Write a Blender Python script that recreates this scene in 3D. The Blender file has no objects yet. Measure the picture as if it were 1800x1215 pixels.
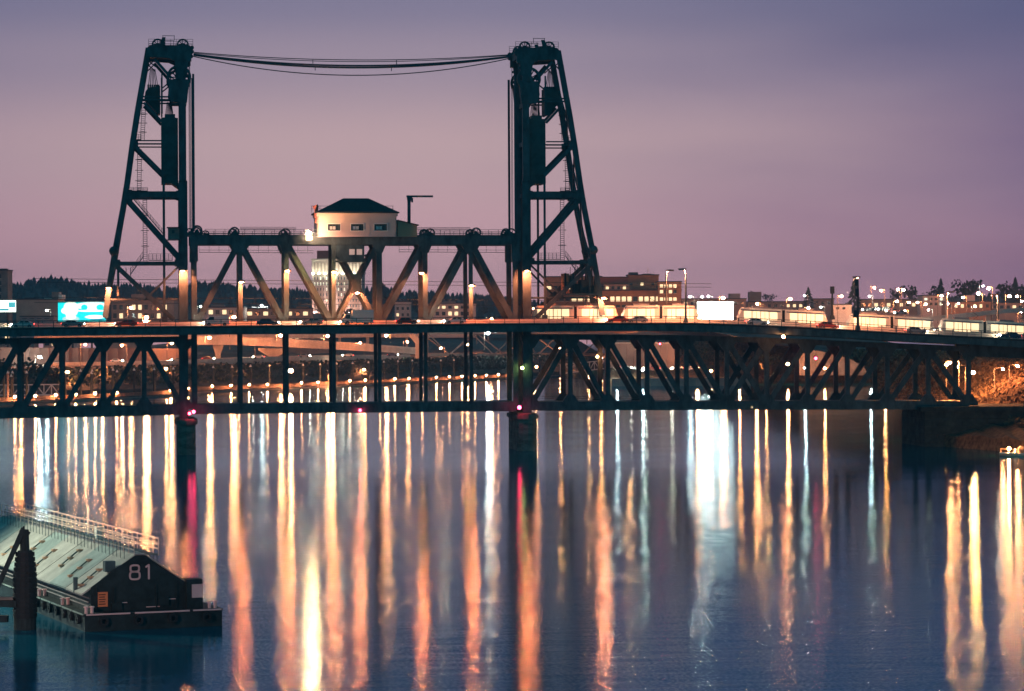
import bpy, bmesh, math, random
from mathutils import Vector, Matrix
random.seed(7)
HAZE = True
C = bpy.context.scene.collection
sc = bpy.context.scene

# ------------------------------------------------------------------ camera
FPX, CX, HY = 5100.0, 900.0, 565.0        # focal length in photo pixels, principal column, eye-level row
DIST, EYE = 583.0, 26.0                   # metres from the near truss to the camera bridge, height of the eye
PSI, RHO = math.atan(0.1275), 0.0052
FW = Vector((math.sin(PSI), math.cos(PSI), 0)); RT = Vector((math.cos(PSI), -math.sin(PSI), 0)); UP = Vector((0, 0, 1))
DPERP = DIST * math.cos(PSI)
EYEP = Vector((-DPERP * math.tan(PSI), -DPERP, EYE))
CR = RT * math.cos(RHO) - UP * math.sin(RHO); CU = UP * math.cos(RHO) + RT * math.sin(RHO)
cam = bpy.data.cameras.new('camera'); camo = bpy.data.objects.new('camera', cam); C.objects.link(camo)
m3 = Matrix((CR, CU, -FW)).transposed()
camo.matrix_world = Matrix.Translation(EYEP) @ m3.to_4x4()
cam.sensor_fit = 'HORIZONTAL'; cam.sensor_width = 36.0; cam.lens = 36.0 * FPX / 1800.0
cam.shift_y = -42.5 / 1800.0
cam.clip_start = 1.0; cam.clip_end = 12000.0
sc.camera = camo

# ------------------------------------------------------------------ sky, exposure
sc.view_settings.view_transform = 'Standard'; sc.view_settings.look = 'None'
sc.view_settings.exposure = 0.0; sc.view_settings.gamma = 1.0; sc.view_settings.use_curve_mapping = False
sc.cycles.use_denoising = True
sc.cycles.max_bounces = 6; sc.cycles.diffuse_bounces = 2; sc.cycles.glossy_bounces = 3
sc.cycles.volume_bounces = 0; sc.cycles.transmission_bounces = 2; sc.cycles.transparent_max_bounces = 4
sc.cycles.sample_clamp_indirect = 4.0
world = bpy.data.worlds.new('World'); sc.world = world; world.use_nodes = True
def build_sky():
    nt = world.node_tree; nt.nodes.clear(); N = nt.nodes.new; Lk = nt.links.new
    out = N('ShaderNodeOutputWorld'); bg = N('ShaderNodeBackground'); tc = N('ShaderNodeTexCoord')
    sky = N('ShaderNodeTexSky'); sky.sky_type = 'NISHITA'; sky.sun_disc = False
    sky.sun_elevation = math.radians(-4.0); sky.sun_rotation = math.radians(200.0)
    def dot(v):
        n = N('ShaderNodeVectorMath'); n.operation = 'DOT_PRODUCT'; n.inputs[1].default_value = v
        Lk(tc.outputs['Generated'], n.inputs[0]); return n.outputs['Value']
    def rng(src, a, b, smooth=True):
        n = N('ShaderNodeMapRange'); n.interpolation_type = 'SMOOTHSTEP' if smooth else 'LINEAR'
        n.inputs['From Min'].default_value = a; n.inputs['From Max'].default_value = b
        Lk(src, n.inputs['Value']); return n.outputs['Result']
    def ramp(src, pts):
        n = N('ShaderNodeValToRGB'); r = n.color_ramp; r.interpolation = 'EASE'
        while len(r.elements) > 1: r.elements.remove(r.elements[-1])
        r.elements[0].position = pts[0][0]; r.elements[0].color = (*pts[0][1], 1)
        for p, c in pts[1:]:
            e = r.elements.new(p); e.color = (*c, 1)
        Lk(src, n.inputs[0]); return n.outputs[0]
    def mix(f, a, b):
        n = N('ShaderNodeMix'); n.data_type = 'RGBA'; Lk(f, n.inputs[0]); Lk(a, n.inputs[6]); Lk(b, n.inputs[7]); return n.outputs[2]
    e = rng(dot((0, 0, 1)), 0.0, 0.5, False)
    s = dot(RT); b = dot(FW)
    warm = ramp(e, [(0.0, (0.70, 0.385, 0.43)), (0.05, (0.63, 0.38, 0.43)), (0.12, (0.55, 0.385, 0.415)), (0.18, (0.35, 0.28, 0.36)), (0.22, (0.235, 0.213, 0.318)), (0.27, (0.095, 0.135, 0.26)),
                    (0.36, (0.015, 0.10, 0.205)), (0.65, (0.012, 0.13, 0.20)), (1.0, (0.008, 0.13, 0.19))])
    cool = ramp(e, [(0.0, (0.33, 0.15, 0.27)), (0.10, (0.20, 0.138, 0.255)), (0.22, (0.105, 0.112, 0.225)), (0.27, (0.052, 0.098, 0.20)),
                    (0.36, (0.015, 0.10, 0.19)), (0.65, (0.012, 0.125, 0.195)), (1.0, (0.008, 0.13, 0.19))])
    left = mix(rng(s, -0.05, -0.45), warm, cool)
    nz = N('ShaderNodeTexNoise'); mp = N('ShaderNodeMapping'); mp.inputs['Scale'].default_value = (6, 6, 30)
    Lk(tc.outputs['Generated'], mp.inputs[0]); Lk(mp.outputs[0], nz.inputs['Vector']); nz.inputs['Scale'].default_value = 1.0; nz.inputs['Detail'].default_value = 3.0
    wob = N('ShaderNodeMath'); wob.operation = 'MULTIPLY_ADD'; Lk(nz.outputs[0], wob.inputs[0]); wob.inputs[1].default_value = 0.12
    Lk(s, wob.inputs[2])
    both = mix(rng(wob.outputs[0], 0.03, 0.30), left, cool)
    back = ramp(e, [(0.0, (0.018, 0.17, 0.235)), (0.3, (0.010, 0.16, 0.225)), (1.0, (0.008, 0.13, 0.19))])
    full = mix(rng(b, 0.75, -0.3), both, back)
    add = N('ShaderNodeMix'); add.data_type = 'RGBA'; add.blend_type = 'ADD'; add.inputs[0].default_value = 0.05
    Lk(full, add.inputs[6]); Lk(sky.outputs[0], add.inputs[7])
    Lk(add.outputs[2], bg.inputs['Color']); bg.inputs['Strength'].default_value = 1.0
    Lk(bg.outputs[0], out.inputs[0])
build_sky()

# ------------------------------------------------------------------ placing helpers
def ray(px, py): return FW * FPX + CR * (px - CX) - CU * (py - HY)
def P(px, py, Y=0.0):                     # photo point on the vertical plane Y = const (parallel to the bridge)
    d = ray(px, py); t = (Y - EYEP.y) / d.y; return EYEP + d * t
def W(px, py, z=0.0):                     # photo point on the level plane z
    d = ray(px, py); t = (z - EYE) / d.z; return EYEP + d * t
def D(px, py, dep):                       # photo point at a distance straight ahead
    d = ray(px, py); return EYEP + d * (dep / FPX)
def depth_of(p): return (p - EYEP).dot(FW)
def lerp(a, b, t): return a + (b - a) * t
def interp(pts, x):
    if x <= pts[0][0]: return pts[0][1]
    for (x0, y0), (x1, y1) in zip(pts, pts[1:]):
        if x <= x1: return y0 + (y1 - y0) * (x - x0) / (x1 - x0)
    return pts[-1][1]
ORD = ['', 'first', 'second', 'third', 'fourth', 'fifth', 'sixth', 'seventh', 'eighth', 'ninth', 'tenth', 'eleventh', 'twelfth', 'thirteenth',
       'fourteenth', 'fifteenth', 'sixteenth', 'seventeenth', 'eighteenth', 'nineteenth', 'twentieth']
TENS = {2: 'twenty', 3: 'thirty', 4: 'forty'}
def nth(n):
    if n <= 20: return ORD[n]
    t, u = divmod(n, 10)
    if u == 0: return {3: 'thirtieth', 4: 'fortieth'}[t]
    return TENS[t] + '-' + ORD[u]

# ------------------------------------------------------------------ materials
def mat(name, col, rough=0.7, metal=0.0, var=0.25, scale=0.6, bump=0.0, stretch=(1, 1, 1), spec=0.3, rust=None):
    m = bpy.data.materials.new(name); m.use_nodes = True; nt = m.node_tree; b = nt.nodes['Principled BSDF']
    b.inputs['Roughness'].default_value = rough; b.inputs['Metallic'].default_value = metal
    b.inputs['Specular IOR Level'].default_value = spec
    g = nt.nodes.new('ShaderNodeNewGeometry'); mp = nt.nodes.new('ShaderNodeMapping'); mp.inputs['Scale'].default_value = stretch
    nt.links.new(g.outputs['Position'], mp.inputs[0])
    n = nt.nodes.new('ShaderNodeTexNoise'); n.inputs['Scale'].default_value = scale; n.inputs['Detail'].default_value = 5.0; n.inputs['Roughness'].default_value = 0.65
    nt.links.new(mp.outputs[0], n.inputs['Vector'])
    r = nt.nodes.new('ShaderNodeValToRGB'); e = r.color_ramp.elements
    e[0].position = 0.32; e[1].position = 0.7
    e[0].color = (*[c * (1 - var) for c in col], 1); e[1].color = (*[min(1, c * (1 + var)) for c in col], 1)
    if rust:
        x = r.color_ramp.elements.new(0.82); x.color = (*rust, 1)
    nt.links.new(n.outputs[0], r.inputs[0]); nt.links.new(r.outputs[0], b.inputs['Base Color'])
    if bump:
        bp = nt.nodes.new('ShaderNodeBump'); bp.inputs['Strength'].default_value = bump; bp.inputs['Distance'].default_value = 0.1
        nt.links.new(n.outputs[0], bp.inputs['Height']); nt.links.new(bp.outputs[0], b.inputs['Normal'])
    return m
def glow(name, col, strength):
    m = bpy.data.materials.new(name); m.use_nodes = True; b = m.node_tree.nodes['Principled BSDF']
    b.inputs['Base Color'].default_value = (0.5, 0.5, 0.5, 1)
    b.inputs['Emission Color'].default_value = (*col, 1); b.inputs['Emission Strength'].default_value = strength
    m.cycles.emission_sampling = 'FRONT'
    return m
SODIUM = (1.0, 0.30, 0.105); AMBER = (1.0, 0.5, 0.2); COOL = (0.75, 1.0, 0.88)
M = {}
M['steel'] = mat('painted_steel', (0.068, 0.110, 0.122), 0.6, 0, 0.45, 0.7, 0.25, (1, 1, .45), rust=(0.13, 0.075, 0.05))
M['steel_dark'] = mat('counterweight_plate', (0.07, 0.12, 0.12), 0.65, 0, 0.35, 0.5, 0.1)
M['cable'] = mat('cable_black', (0.05, 0.09, 0.11), 0.5, 0, 0.1)
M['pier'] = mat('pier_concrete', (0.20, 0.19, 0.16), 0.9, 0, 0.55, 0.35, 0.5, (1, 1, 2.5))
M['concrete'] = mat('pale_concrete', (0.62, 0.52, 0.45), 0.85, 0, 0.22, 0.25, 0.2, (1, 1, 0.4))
M['concrete_old'] = mat('weathered_concrete', (0.25, 0.21, 0.19), 0.9, 0, 0.35, 0.2, 0.3)
M['asphalt'] = mat('asphalt', (0.05, 0.05, 0.05), 0.85, 0, 0.3, 0.5)
M['cream'] = mat('cream_wall', (0.66, 0.52, 0.48), 0.8, 0, 0.08, 0.4, 0, (1, 1, 3))
M['ochre'] = mat('ochre_wall', (0.52, 0.33, 0.22), 0.8, 0, 0.1)
M['roof'] = mat('dark_roof', (0.035, 0.055, 0.065), 0.8, 0, 0.3, 2.0, 0.3)
M['glass'] = mat('dark_glass', (0.03, 0.05, 0.06), 0.1, 0, 0.1, spec=0.5)
M['brick'] = mat('orange_brick', (0.42, 0.20, 0.11), 0.85, 0, 0.18, 0.4)
M['brick_red'] = mat('red_brick', (0.38, 0.13, 0.10), 0.85, 0, 0.15, 0.4)
M['stone'] = mat('pink_stone', (0.46, 0.34, 0.30), 0.85, 0, 0.12, 0.3)
M['wall_pink'] = mat('stucco', (0.38, 0.26, 0.22), 0.85, 0, 0.18, 0.15)
M['grey'] = mat('grey_cladding', (0.30, 0.28, 0.29), 0.8, 0, 0.15, 0.2)
M['white'] = mat('white_paint', (0.78, 0.76, 0.72), 0.6, 0, 0.08)
M['black'] = mat('black_rubber', (0.02, 0.025, 0.03), 0.7, 0, 0.2)
M['foliage'] = mat('leaf_green', (0.028, 0.045, 0.030), 0.8, 0, 0.5, 0.4)
M['conifer'] = mat('conifer_green', (0.035, 0.06, 0.055), 0.85, 0, 0.5, 0.15)
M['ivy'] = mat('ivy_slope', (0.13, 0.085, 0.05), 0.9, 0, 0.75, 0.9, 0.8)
M['bark'] = mat('bark', (0.08, 0.06, 0.045), 0.9, 0, 0.3)
M['earth'] = mat('bank_earth', (0.055, 0.06, 0.055), 0.95, 0, 0.5, 0.15, 0.5)
M['town'] = mat('town_ground', (0.11, 0.09, 0.08), 0.95, 0, 0.4, 0.02)
M['barge_roof_b'] = mat('teal_grey_cover', (0.27, 0.33, 0.31), 0.6, 0, 0.3, 0.5, 0, rust=(0.24, 0.19, 0.14))
M['hull'] = mat('barge_hull', (0.022, 0.034, 0.038), 0.6, 0, 0.5, 0.8, 0.2, rust=(0.12, 0.06, 0.04))
M['barge_roof'] = mat('fibreglass_cover', (0.40, 0.39, 0.35), 0.6, 0, 0.28, 0.5, 0, (1, 1, 1), rust=(0.30, 0.24, 0.18))
M['shaded_stone'] = mat('shade_dark_stone', (0.05, 0.06, 0.055), 0.95, 0, 0.5, 0.5, 0.4)  # abutment stone darkened, its shade put into the colour
M['dark_rail'] = mat('dark_parapet', (0.085, 0.07, 0.06), 0.8, 0, 0.3, 0.6)
M['pink_paint'] = mat('pink_white_paint', (0.85, 0.56, 0.56), 0.7, 0, 0.1)
M['sign_orange'] = mat('orange_sign', (0.85, 0.25, 0.11), 0.7, 0, 0.08)
M['wood'] = mat('creosote_timber', (0.03, 0.045, 0.05), 0.85, 0, 0.4, 2.0, 0.4, (2, 2, 0.4))
M['post'] = mat('lamp_post', (0.25, 0.21, 0.18), 0.6, 0, 0.15)
M['post_dark'] = mat('lamp_post_dark', (0.05, 0.07, 0.08), 0.6, 0, 0.2)
M['train'] = mat('train_body', (0.70, 0.66, 0.58), 0.4, 0, 0.06)
M['car_red'] = mat('car_red', (0.32, 0.05, 0.04), 0.3, 0, 0.05, spec=0.5)
M['car_grey'] = mat('car_grey', (0.30, 0.31, 0.33), 0.3, 0.3, 0.05, spec=0.5)
M['car_white'] = mat('car_white', (0.75, 0.74, 0.72), 0.3, 0, 0.05, spec=0.5)
M['car_blue'] = mat('car_blue', (0.05, 0.08, 0.16), 0.3, 0.2, 0.05, spec=0.5)
M['lamp'] = glow('sodium_lamp', SODIUM, 1700.0)
M['lamp_walk'] = glow('walkway_globe', SODIUM, 720.0)
M['lamp_dim'] = glow('small_sodium_lamp', SODIUM, 150.0)
M['lamp_far'] = glow('sodium_lamp_far', AMBER, 260.0)
M['lamp_bridge'] = glow('roadway_lamp', (1.0, 0.20, 0.07), 3200.0)
M['lamp_bank'] = glow('bank_lamp', (1.0, 0.36, 0.11), 2600.0)
M['lamp_pole'] = glow('added_pole_lens', (1.0, 0.34, 0.15), 5000.0)
M['lamp_flood'] = glow('floodlight_lens', (1.0, 0.46, 0.26), 1000.0)
M['lamp_water'] = glow('added_streak_lens', (1.0, 0.50, 0.15), 5200.0)
M['lamp_white'] = glow('white_lamp', (0.85, 1.0, 0.9), 900.0)
M['lamp_green'] = glow('yellow_green_lamp', (0.85, 1.0, 0.25), 40.0)
M['lamp_red'] = glow('red_lamp', (1.0, 0.03, 0.09), 65.0)
M['win_warm'] = glow('lit_window_warm', (1.0, 0.72, 0.38), 1.5)
M['win_pale'] = glow('lit_window_pale', (0.88, 1.0, 0.75), 1.3)
M['win_train'] = glow('train_window', (1.0, 0.70, 0.36), 1.5)
M['head'] = glow('headlight', (1.0, 0.85, 0.6), 300.0)
M['tail'] = glow('taillight', (1.0, 0.05, 0.04), 20.0)
M['screen_white'] = glow('screen_white', (0.93, 1.0, 0.86), 16.0)

# ------------------------------------------------------------------ mesh builder
class MB:
    def __init__(s): s.v = []; s.f = []
    def add(s, vs, fs):
        o = len(s.v); s.v += [Vector(v) for v in vs]; s.f += [tuple(i + o for i in f) for f in fs]; return s
    def hexa(s, a):                      # 8 corners: bottom ring, top ring
        return s.add(a, [(3, 2, 1, 0), (4, 5, 6, 7), (0, 1, 5, 4), (1, 2, 6, 5), (2, 3, 7, 6), (3, 0, 4, 7)])
    def box(s, c, sz, ax=Vector((1, 0, 0)), az=Vector((0, 0, 1))):
        c = Vector(c); ax = ax.normalized(); ay = az.cross(ax).normalized(); x, y, z = [k / 2 for k in sz]
        q = [(-x, -y), (x, -y), (x, y), (-x, y)]
        return s.hexa([c + ax * a + ay * b - az * z for a, b in q] + [c + ax * a + ay * b + az * z for a, b in q])
    def bar(s, p, q, w, d, side=Vector((0, 1, 0))):   # beam p-q, w across, d along `side`
        p = Vector(p); q = Vector(q); t = (q - p).normalized()
        sd = side - t * side.dot(t)
        if sd.length < 1e-4: sd = Vector((1, 0, 0)) - t * t.x
        sd.normalize(); n = t.cross(sd).normalized(); a = n * (w / 2); b = sd * (d / 2)
        return s.hexa([p - a - b, p + a - b, p + a + b, p - a + b, q - a - b, q + a - b, q + a + b, q - a + b])
    def cyl(s, p, q, r, n=8, r2=None, cap=True):
        p = Vector(p); q = Vector(q); r2 = r if r2 is None else r2; t = (q - p).normalized()
        a = t.orthogonal().normalized(); b = t.cross(a)
        vs = [p + (a * math.cos(k * 2 * math.pi / n) + b * math.sin(k * 2 * math.pi / n)) * r for k in range(n)]
        vs += [q + (a * math.cos(k * 2 * math.pi / n) + b * math.sin(k * 2 * math.pi / n)) * r2 for k in range(n)]
        fs = [(k, (k + 1) % n, n + (k + 1) % n, n + k) for k in range(n)]
        if cap: fs += [tuple(range(n - 1, -1, -1)), tuple(range(n, 2 * n))]
        return s.add(vs, fs)
    def ball(s, c, r, n=8, rings=5, sz=1.0, half=False):
        c = Vector(c); vs = [c + Vector((0, 0, -r * sz))]; fs = []
        top = rings
        for i in range(1, top + 1):
            th = math.pi * i / (rings + 1) if not half else (math.pi / 2) * i / top
            for k in range(n):
                ph = 2 * math.pi * k / n
                vs.append(c + Vector((r * math.sin(th) * math.cos(ph), r * math.sin(th) * math.sin(ph), -r * sz * math.cos(th))))
        for k in range(n): fs.append((0, 1 + (k + 1) % n, 1 + k))
        for i in range(top - 1):
            for k in range(n):
                a = 1 + i * n + k; b = 1 + i * n + (k + 1) % n; fs.append((a, b, b + n, a + n))
        if not half:
            vs.append(c + Vector((0, 0, r * sz))); L = len(vs) - 1; o = 1 + (top - 1) * n
            for k in range(n): fs.append((o + k, o + (k + 1) % n, L))
        else:
            o = 1 + (top - 1) * n; fs.append(tuple(o + k for k in range(n)))
        return s.add(vs, fs)
    def ring(s, c, ro, ri, th, n=20, ax=Vector((0, 1, 0))):   # flat wheel rim, axis ax
        c = Vector(c); a = ax.orthogonal().normalized(); b = ax.cross(a); h = ax * (th / 2); vs = []
        for k in range(n):
            d = a * math.cos(2 * math.pi * k / n) + b * math.sin(2 * math.pi * k / n)
            vs += [c + d * ro - h, c + d * ro + h, c + d * ri + h, c + d * ri - h]
        fs = []
        for k in range(n):
            o = 4 * k; p = 4 * ((k + 1) % n)
            for j in range(4): fs.append((o + j, o + (j + 1) % 4, p + (j + 1) % 4, p + j))
        return s.add(vs, fs)
    def prism(s, ring, off):             # polygon extruded by off
        n = len(ring); ring = [Vector(v) for v in ring]; off = Vector(off)
        return s.add(ring + [v + off for v in ring], [tuple(range(n - 1, -1, -1)), tuple(range(n, 2 * n))] + [(k, (k + 1) % n, n + (k + 1) % n, n + k) for k in range(n)])
    def sweep(s, path, prof):            # path: list of (point, side vector); prof: list of (side, up), closed
        n = len(prof); vs = []
        for p, sd in path: vs += [p + sd * a + UP * b for a, b in prof]
        fs = []
        for i in range(len(path) - 1):
            for k in range(n): fs.append((i * n + k, i * n + (k + 1) % n, (i + 1) * n + (k + 1) % n, (i + 1) * n + k))
        fs += [tuple(range(n)), tuple((len(path) - 1) * n + k for k in range(n - 1, -1, -1))]
        return s.add(vs, fs)
    def mesh(s, name, origin=Vector((0, 0, 0))):
        me = bpy.data.meshes.new(name); me.from_pydata([v - origin for v in s.v], [], s.f); me.update(); return me
    def build(s, name, m, parent=None, loc=None, smooth=False):
        """links the shape as ONE object; under a parent the vertices are taken relative to it"""
        org = Vector((0, 0, 0))
        if parent is not None: org = wloc(parent)
        elif loc is not None: org = Vector(loc)
        me = s.mesh(name, org); me.materials.append(M[m] if isinstance(m, str) else m)
        bm = bmesh.new(); bm.from_mesh(me); bmesh.ops.recalc_face_normals(bm, faces=bm.faces[:]); bm.to_mesh(me); bm.free()
        if smooth:
            for p in me.polygons: p.use_smooth = True
        o = bpy.data.objects.new(name, me); C.objects.link(o)
        if parent is not None: o.parent = parent
        else: o.location = org
        return o
def wloc(o):
    v = Vector(o.location)
    while o.parent: o = o.parent; v = v + Vector(o.location)
    return v
def tag(o, label=None, cat=None, group=None, kind=None):
    if label: o['label'] = label
    if cat: o['category'] = cat
    if group: o['group'] = group
    if kind: o['kind'] = kind
    return o
def thing(name, label, cat, loc, group=None):
    o = bpy.data.objects.new(name, None); o.empty_display_size = 0.5; C.objects.link(o); o.location = loc
    return tag(o, label, cat, group)
def copy_tree(src, loc, label=None, rotz=None):
    r = src.copy(); C.objects.link(r); r.location = loc
    if rotz is not None: r.rotation_euler = (0, 0, rotz)
    if label: r['label'] = label
    def kids(a, b):
        for ch in a.children:
            c = ch.copy(); C.objects.link(c); c.parent = b; kids(ch, c)
    kids(src, r)
    return r
# ------------------------------------------------------------------ water
def build_water():
    m = bpy.data.materials.new('river_water'); m.use_nodes = True; nt = m.node_tree; nt.nodes.clear()
    N = nt.nodes.new; Lk = nt.links.new
    ou = N('ShaderNodeOutputMaterial'); mxs = N('ShaderNodeMixShader'); fr = N('ShaderNodeFresnel'); fr.inputs['IOR'].default_value = 1.333
    df = N('ShaderNodeBsdfDiffuse'); df.inputs['Color'].default_value = (0.0, 0.085, 0.140, 1)          # silty river body
    gl = N('ShaderNodeBsdfGlossy'); gl.distribution = 'BECKMANN'; gl.inputs['Color'].default_value = (0.64, 0.86, 1.0, 1)
    Lk(fr.outputs[0], mxs.inputs[0]); Lk(df.outputs[0], mxs.inputs[1]); Lk(gl.outputs[0], mxs.inputs[2]); Lk(mxs.outputs[0], ou.inputs['Surface'])
    g = N('ShaderNodeNewGeometry')
    def noise(scale, st, det=2.0, rg=0.5):
        mp = N('ShaderNodeMapping'); mp.inputs['Scale'].default_value = st; mp.inputs['Rotation'].default_value = (0, 0, PSI)
        n = N('ShaderNodeTexNoise'); n.inputs['Scale'].default_value = scale; n.inputs['Detail'].default_value = det; n.inputs['Roughness'].default_value = rg
        Lk(g.outputs['Position'], mp.inputs[0]); Lk(mp.outputs[0], n.inputs['Vector']); return n.outputs[0]
    big = noise(0.012, (0.6, 1.6, 1), 3.0)               # calm and ruffled patches
    r = N('ShaderNodeMapRange'); r.inputs['From Min'].default_value = 0.35; r.inputs['From Max'].default_value = 0.65
    r.inputs['To Min'].default_value = 0.09; r.inputs['To Max'].default_value = 0.13; Lk(big, r.inputs['Value']); Lk(r.outputs[0], gl.inputs['Roughness'])
    def wave(scale, st, amp, across):             # slopes of the ripples: long crests lying across the view
        mp = N('ShaderNodeMapping'); mp.inputs['Scale'].default_value = st; mp.inputs['Rotation'].default_value = (0, 0, PSI)
        n = N('ShaderNodeTexNoise'); n.inputs['Scale'].default_value = scale; n.inputs['Detail'].default_value = 2.0
        Lk(g.outputs['Position'], mp.inputs[0]); Lk(mp.outputs[0], n.inputs['Vector'])
        sp = N('ShaderNodeSeparateColor'); Lk(n.outputs['Color'], sp.inputs[0])
        v = None
        for out, d, a in ((sp.outputs[0], FW, amp), (sp.outputs[1], RT, across)):
            k = N('ShaderNodeMath'); k.operation = 'MULTIPLY_ADD'; Lk(out, k.inputs[0]); k.inputs[1].default_value = a; k.inputs[2].default_value = -a / 2
            sc_ = N('ShaderNodeVectorMath'); sc_.operation = 'SCALE'; sc_.inputs[0].default_value = d; Lk(k.outputs[0], sc_.inputs['Scale'])
            if v is None: v = sc_.outputs[0]
            else:
                ad = N('ShaderNodeVectorMath'); Lk(v, ad.inputs[0]); Lk(sc_.outputs[0], ad.inputs[1]); v = ad.outputs[0]
        return v
    # water lies calm in the lee of the bridge and is ruffled further out
    sx = N('ShaderNodeSeparateXYZ'); Lk(g.outputs['Position'], sx.inputs[0])
    lee = N('ShaderNodeMath'); lee.operation = 'MULTIPLY_ADD'; Lk(big, lee.inputs[0]); lee.inputs[1].default_value = 160.0; Lk(sx.outputs['Y'], lee.inputs[2])
    rg = N('ShaderNodeMapRange'); rg.interpolation_type = 'SMOOTHSTEP'; rg.inputs['From Min'].default_value = 60.0; rg.inputs['From Max'].default_value = -110.0
    rg.inputs['To Min'].default_value = 0.55; rg.inputs['To Max'].default_value = 1.2; Lk(lee.outputs[0], rg.inputs['Value'])
    def scaled(v):
        n = N('ShaderNodeVectorMath'); n.operation = 'SCALE'; Lk(v, n.inputs[0]); Lk(rg.outputs[0], n.inputs['Scale']); return n.outputs[0]
    vs = [scaled(wave(7.0, (0.5, 1.6, 1), 0.22, 0.095)), scaled(wave(0.6, (0.25, 1.5, 1), 0.05, 0.02)), wave(0.05, (0.3, 1.5, 1), 0.02, 0.006)]
    acc = None
    for v in vs:
        ad = N('ShaderNodeVectorMath'); Lk(v, ad.inputs[0])
        if acc is None: ad.inputs[1].default_value = (0, 0, 1)
        else: Lk(acc, ad.inputs[1])
        acc = ad.outputs[0]
    nrm = N('ShaderNodeVectorMath'); nrm.operation = 'NORMALIZE'; Lk(acc, nrm.inputs[0]); Lk(nrm.outputs[0], gl.inputs['Normal']); Lk(nrm.outputs[0], fr.inputs['Normal'])
    q = MB(); q.add([(-2600, -1200, 0), (2600, -1200, 0), (2600, 2600, 0), (-2600, 2600, 0)], [(0, 1, 2, 3)])
    tag(q.build('water', m), 'wide dark blue river with long streaks of reflected light', None, None, 'structure')
build_water()

# ------------------------------------------------------------------ land
EAST = [(-400, 726), (-150, 712), (0, 700), (100, 693), (200, 690), (300, 688), (420, 681), (560, 675), (700, 669), (800, 665), (900, 661), (980, 656), (1062, 650)]
WEST = [(1072, 678), (1200, 676), (1300, 672), (1400, 669), (1500, 669), (1575, 673), (1625, 694), (1645, 735), (1662, 786), (1800, 797), (1950, 812), (2200, 830)]
def w_str(x): return interp([(1590, 1.0), (1645, 2.0), (1662, 2.6), (2200, 2.6)], x)
def land(name, shore, prof, m, label):
    q = MB(); cols = []
    pts = []
    for (x0, y0), (x1, y1) in zip(shore, shore[1:]):
        for k in range(6): pts.append((lerp(x0, x1, k / 6), lerp(y0, y1, k / 6)))
    pts.append(shore[-1])
    n = len(prof); vs = []
    for i, (x, y) in enumerate(pts):
        p = W(x, y)
        for j, (off, z) in enumerate(prof):
            jit = (random.random() - 0.5) * min(1.6, 0.35 * abs(z)) if 0 < j < n - 2 else 0
            if shore is WEST: off = off * w_str(x) if off <= 90 else off + 90 * (w_str(x) - 1)
            v = p + FW * (off + (random.random() - .5) * min(3, off * 0.2)); v.z = z + jit; vs.append(v)
    fs = []
    for i in range(len(pts) - 1):
        for j in range(n - 1):
            a = i * n + j; fs.append((a, a + n, a + n + 1, a + 1))
    q.add(vs, fs); return tag(q.build(name, m), label, None, None, 'structure')
land('river_bank', EAST, [(0, -1.5), (1.5, 1.2), (9, 2.4), (18, 3.6), (30, 6.5), (60, 8.0)], 'earth', 'dark eastern river bank behind the floating walkway')
land('ground', EAST, [(60, 8.0), (160, 9), (500, 11), (1200, 14), (1900, 16)], 'town', 'flat town ground beyond the eastern bank')
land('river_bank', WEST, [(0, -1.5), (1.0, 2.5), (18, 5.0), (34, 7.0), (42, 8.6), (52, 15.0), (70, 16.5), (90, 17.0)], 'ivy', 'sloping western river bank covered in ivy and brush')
land('ground', WEST, [(90, 17.0), (250, 18), (700, 22), (1300, 27), (1900, 30)], 'town', 'gently rising town ground on the western side')

RIDGE = [(-250, 498), (0, 500), (30, 497), (60, 492), (95, 489), (120, 495), (150, 501), (190, 499), (250, 501), (300, 505), (350, 496), (400, 499),
         (440, 506), (520, 511), (640, 505), (700, 510), (760, 514), (850, 520), (960, 532), (1100, 540), (1300, 543), (1450, 538), (1560, 530), (1640, 522), (1720, 516), (1800, 510), (2050, 505)]
def hill_point(x, t):                       # t 0 foot, 1 ridge, 2 far foot
    dep = 2150 + 650 * t
    top = D(x, interp(RIDGE, x) + 9, 2800).z
    z = 14 + (top - 14) * (math.sin(min(t, 1) * math.pi / 2) if t <= 1 else max(0.0, 1 - (t - 1) ** 1.5))
    p = D(x, 560, dep); p.z = z; return p
q = MB(); xs = list(range(-250, 2051, 25)); ts = [0, .2, .4, .6, .8, 1, 1.3, 2]
q.add([hill_point(x, t) for x in xs for t in ts], [(i * 8 + j, (i + 1) * 8 + j, (i + 1) * 8 + j + 1, i * 8 + j + 1) for i in range(len(xs) - 1) for j in range(7)])
tag(q.build('hill', 'conifer'), 'long low wooded ridge along the horizon', None, None, 'structure')
def conifer_into(q, p, h, w):
    n = 6; a0 = random.random() * 6
    for lv, (zb, zt, rr) in enumerate([(0.12, 0.55, 1.0), (0.36, 0.78, 0.72), (0.6, 1.0, 0.45)]):
        ring = [p + Vector((math.cos(a0 + k * 6.2832 / n) * w * rr * random.uniform(.75, 1.2), math.sin(a0 + k * 6.2832 / n) * w * rr, h * zb + random.uniform(-.04, .04) * h)) for k in range(n)]
        q.add(ring + [p + Vector((0, 0, h * zt))], [(k, (k + 1) % n, n) for k in range(n)])
q = MB()
for i in range(3000):
    x = random.uniform(-220, 2020); t = 1 - random.random() ** 1.6
    p = hill_point(x, t); h = random.uniform(5, 8.5) * (1.35 if random.random() < .08 else 1)
    if x > 1000: h *= 0.8
    conifer_into(q, p - Vector((0, 0, 1)), h, h * random.uniform(.32, .55))
tag(q.build('forest', 'conifer'), 'dense dark conifer wood covering the far ridge', 'wood', None, 'stuff')

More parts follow.
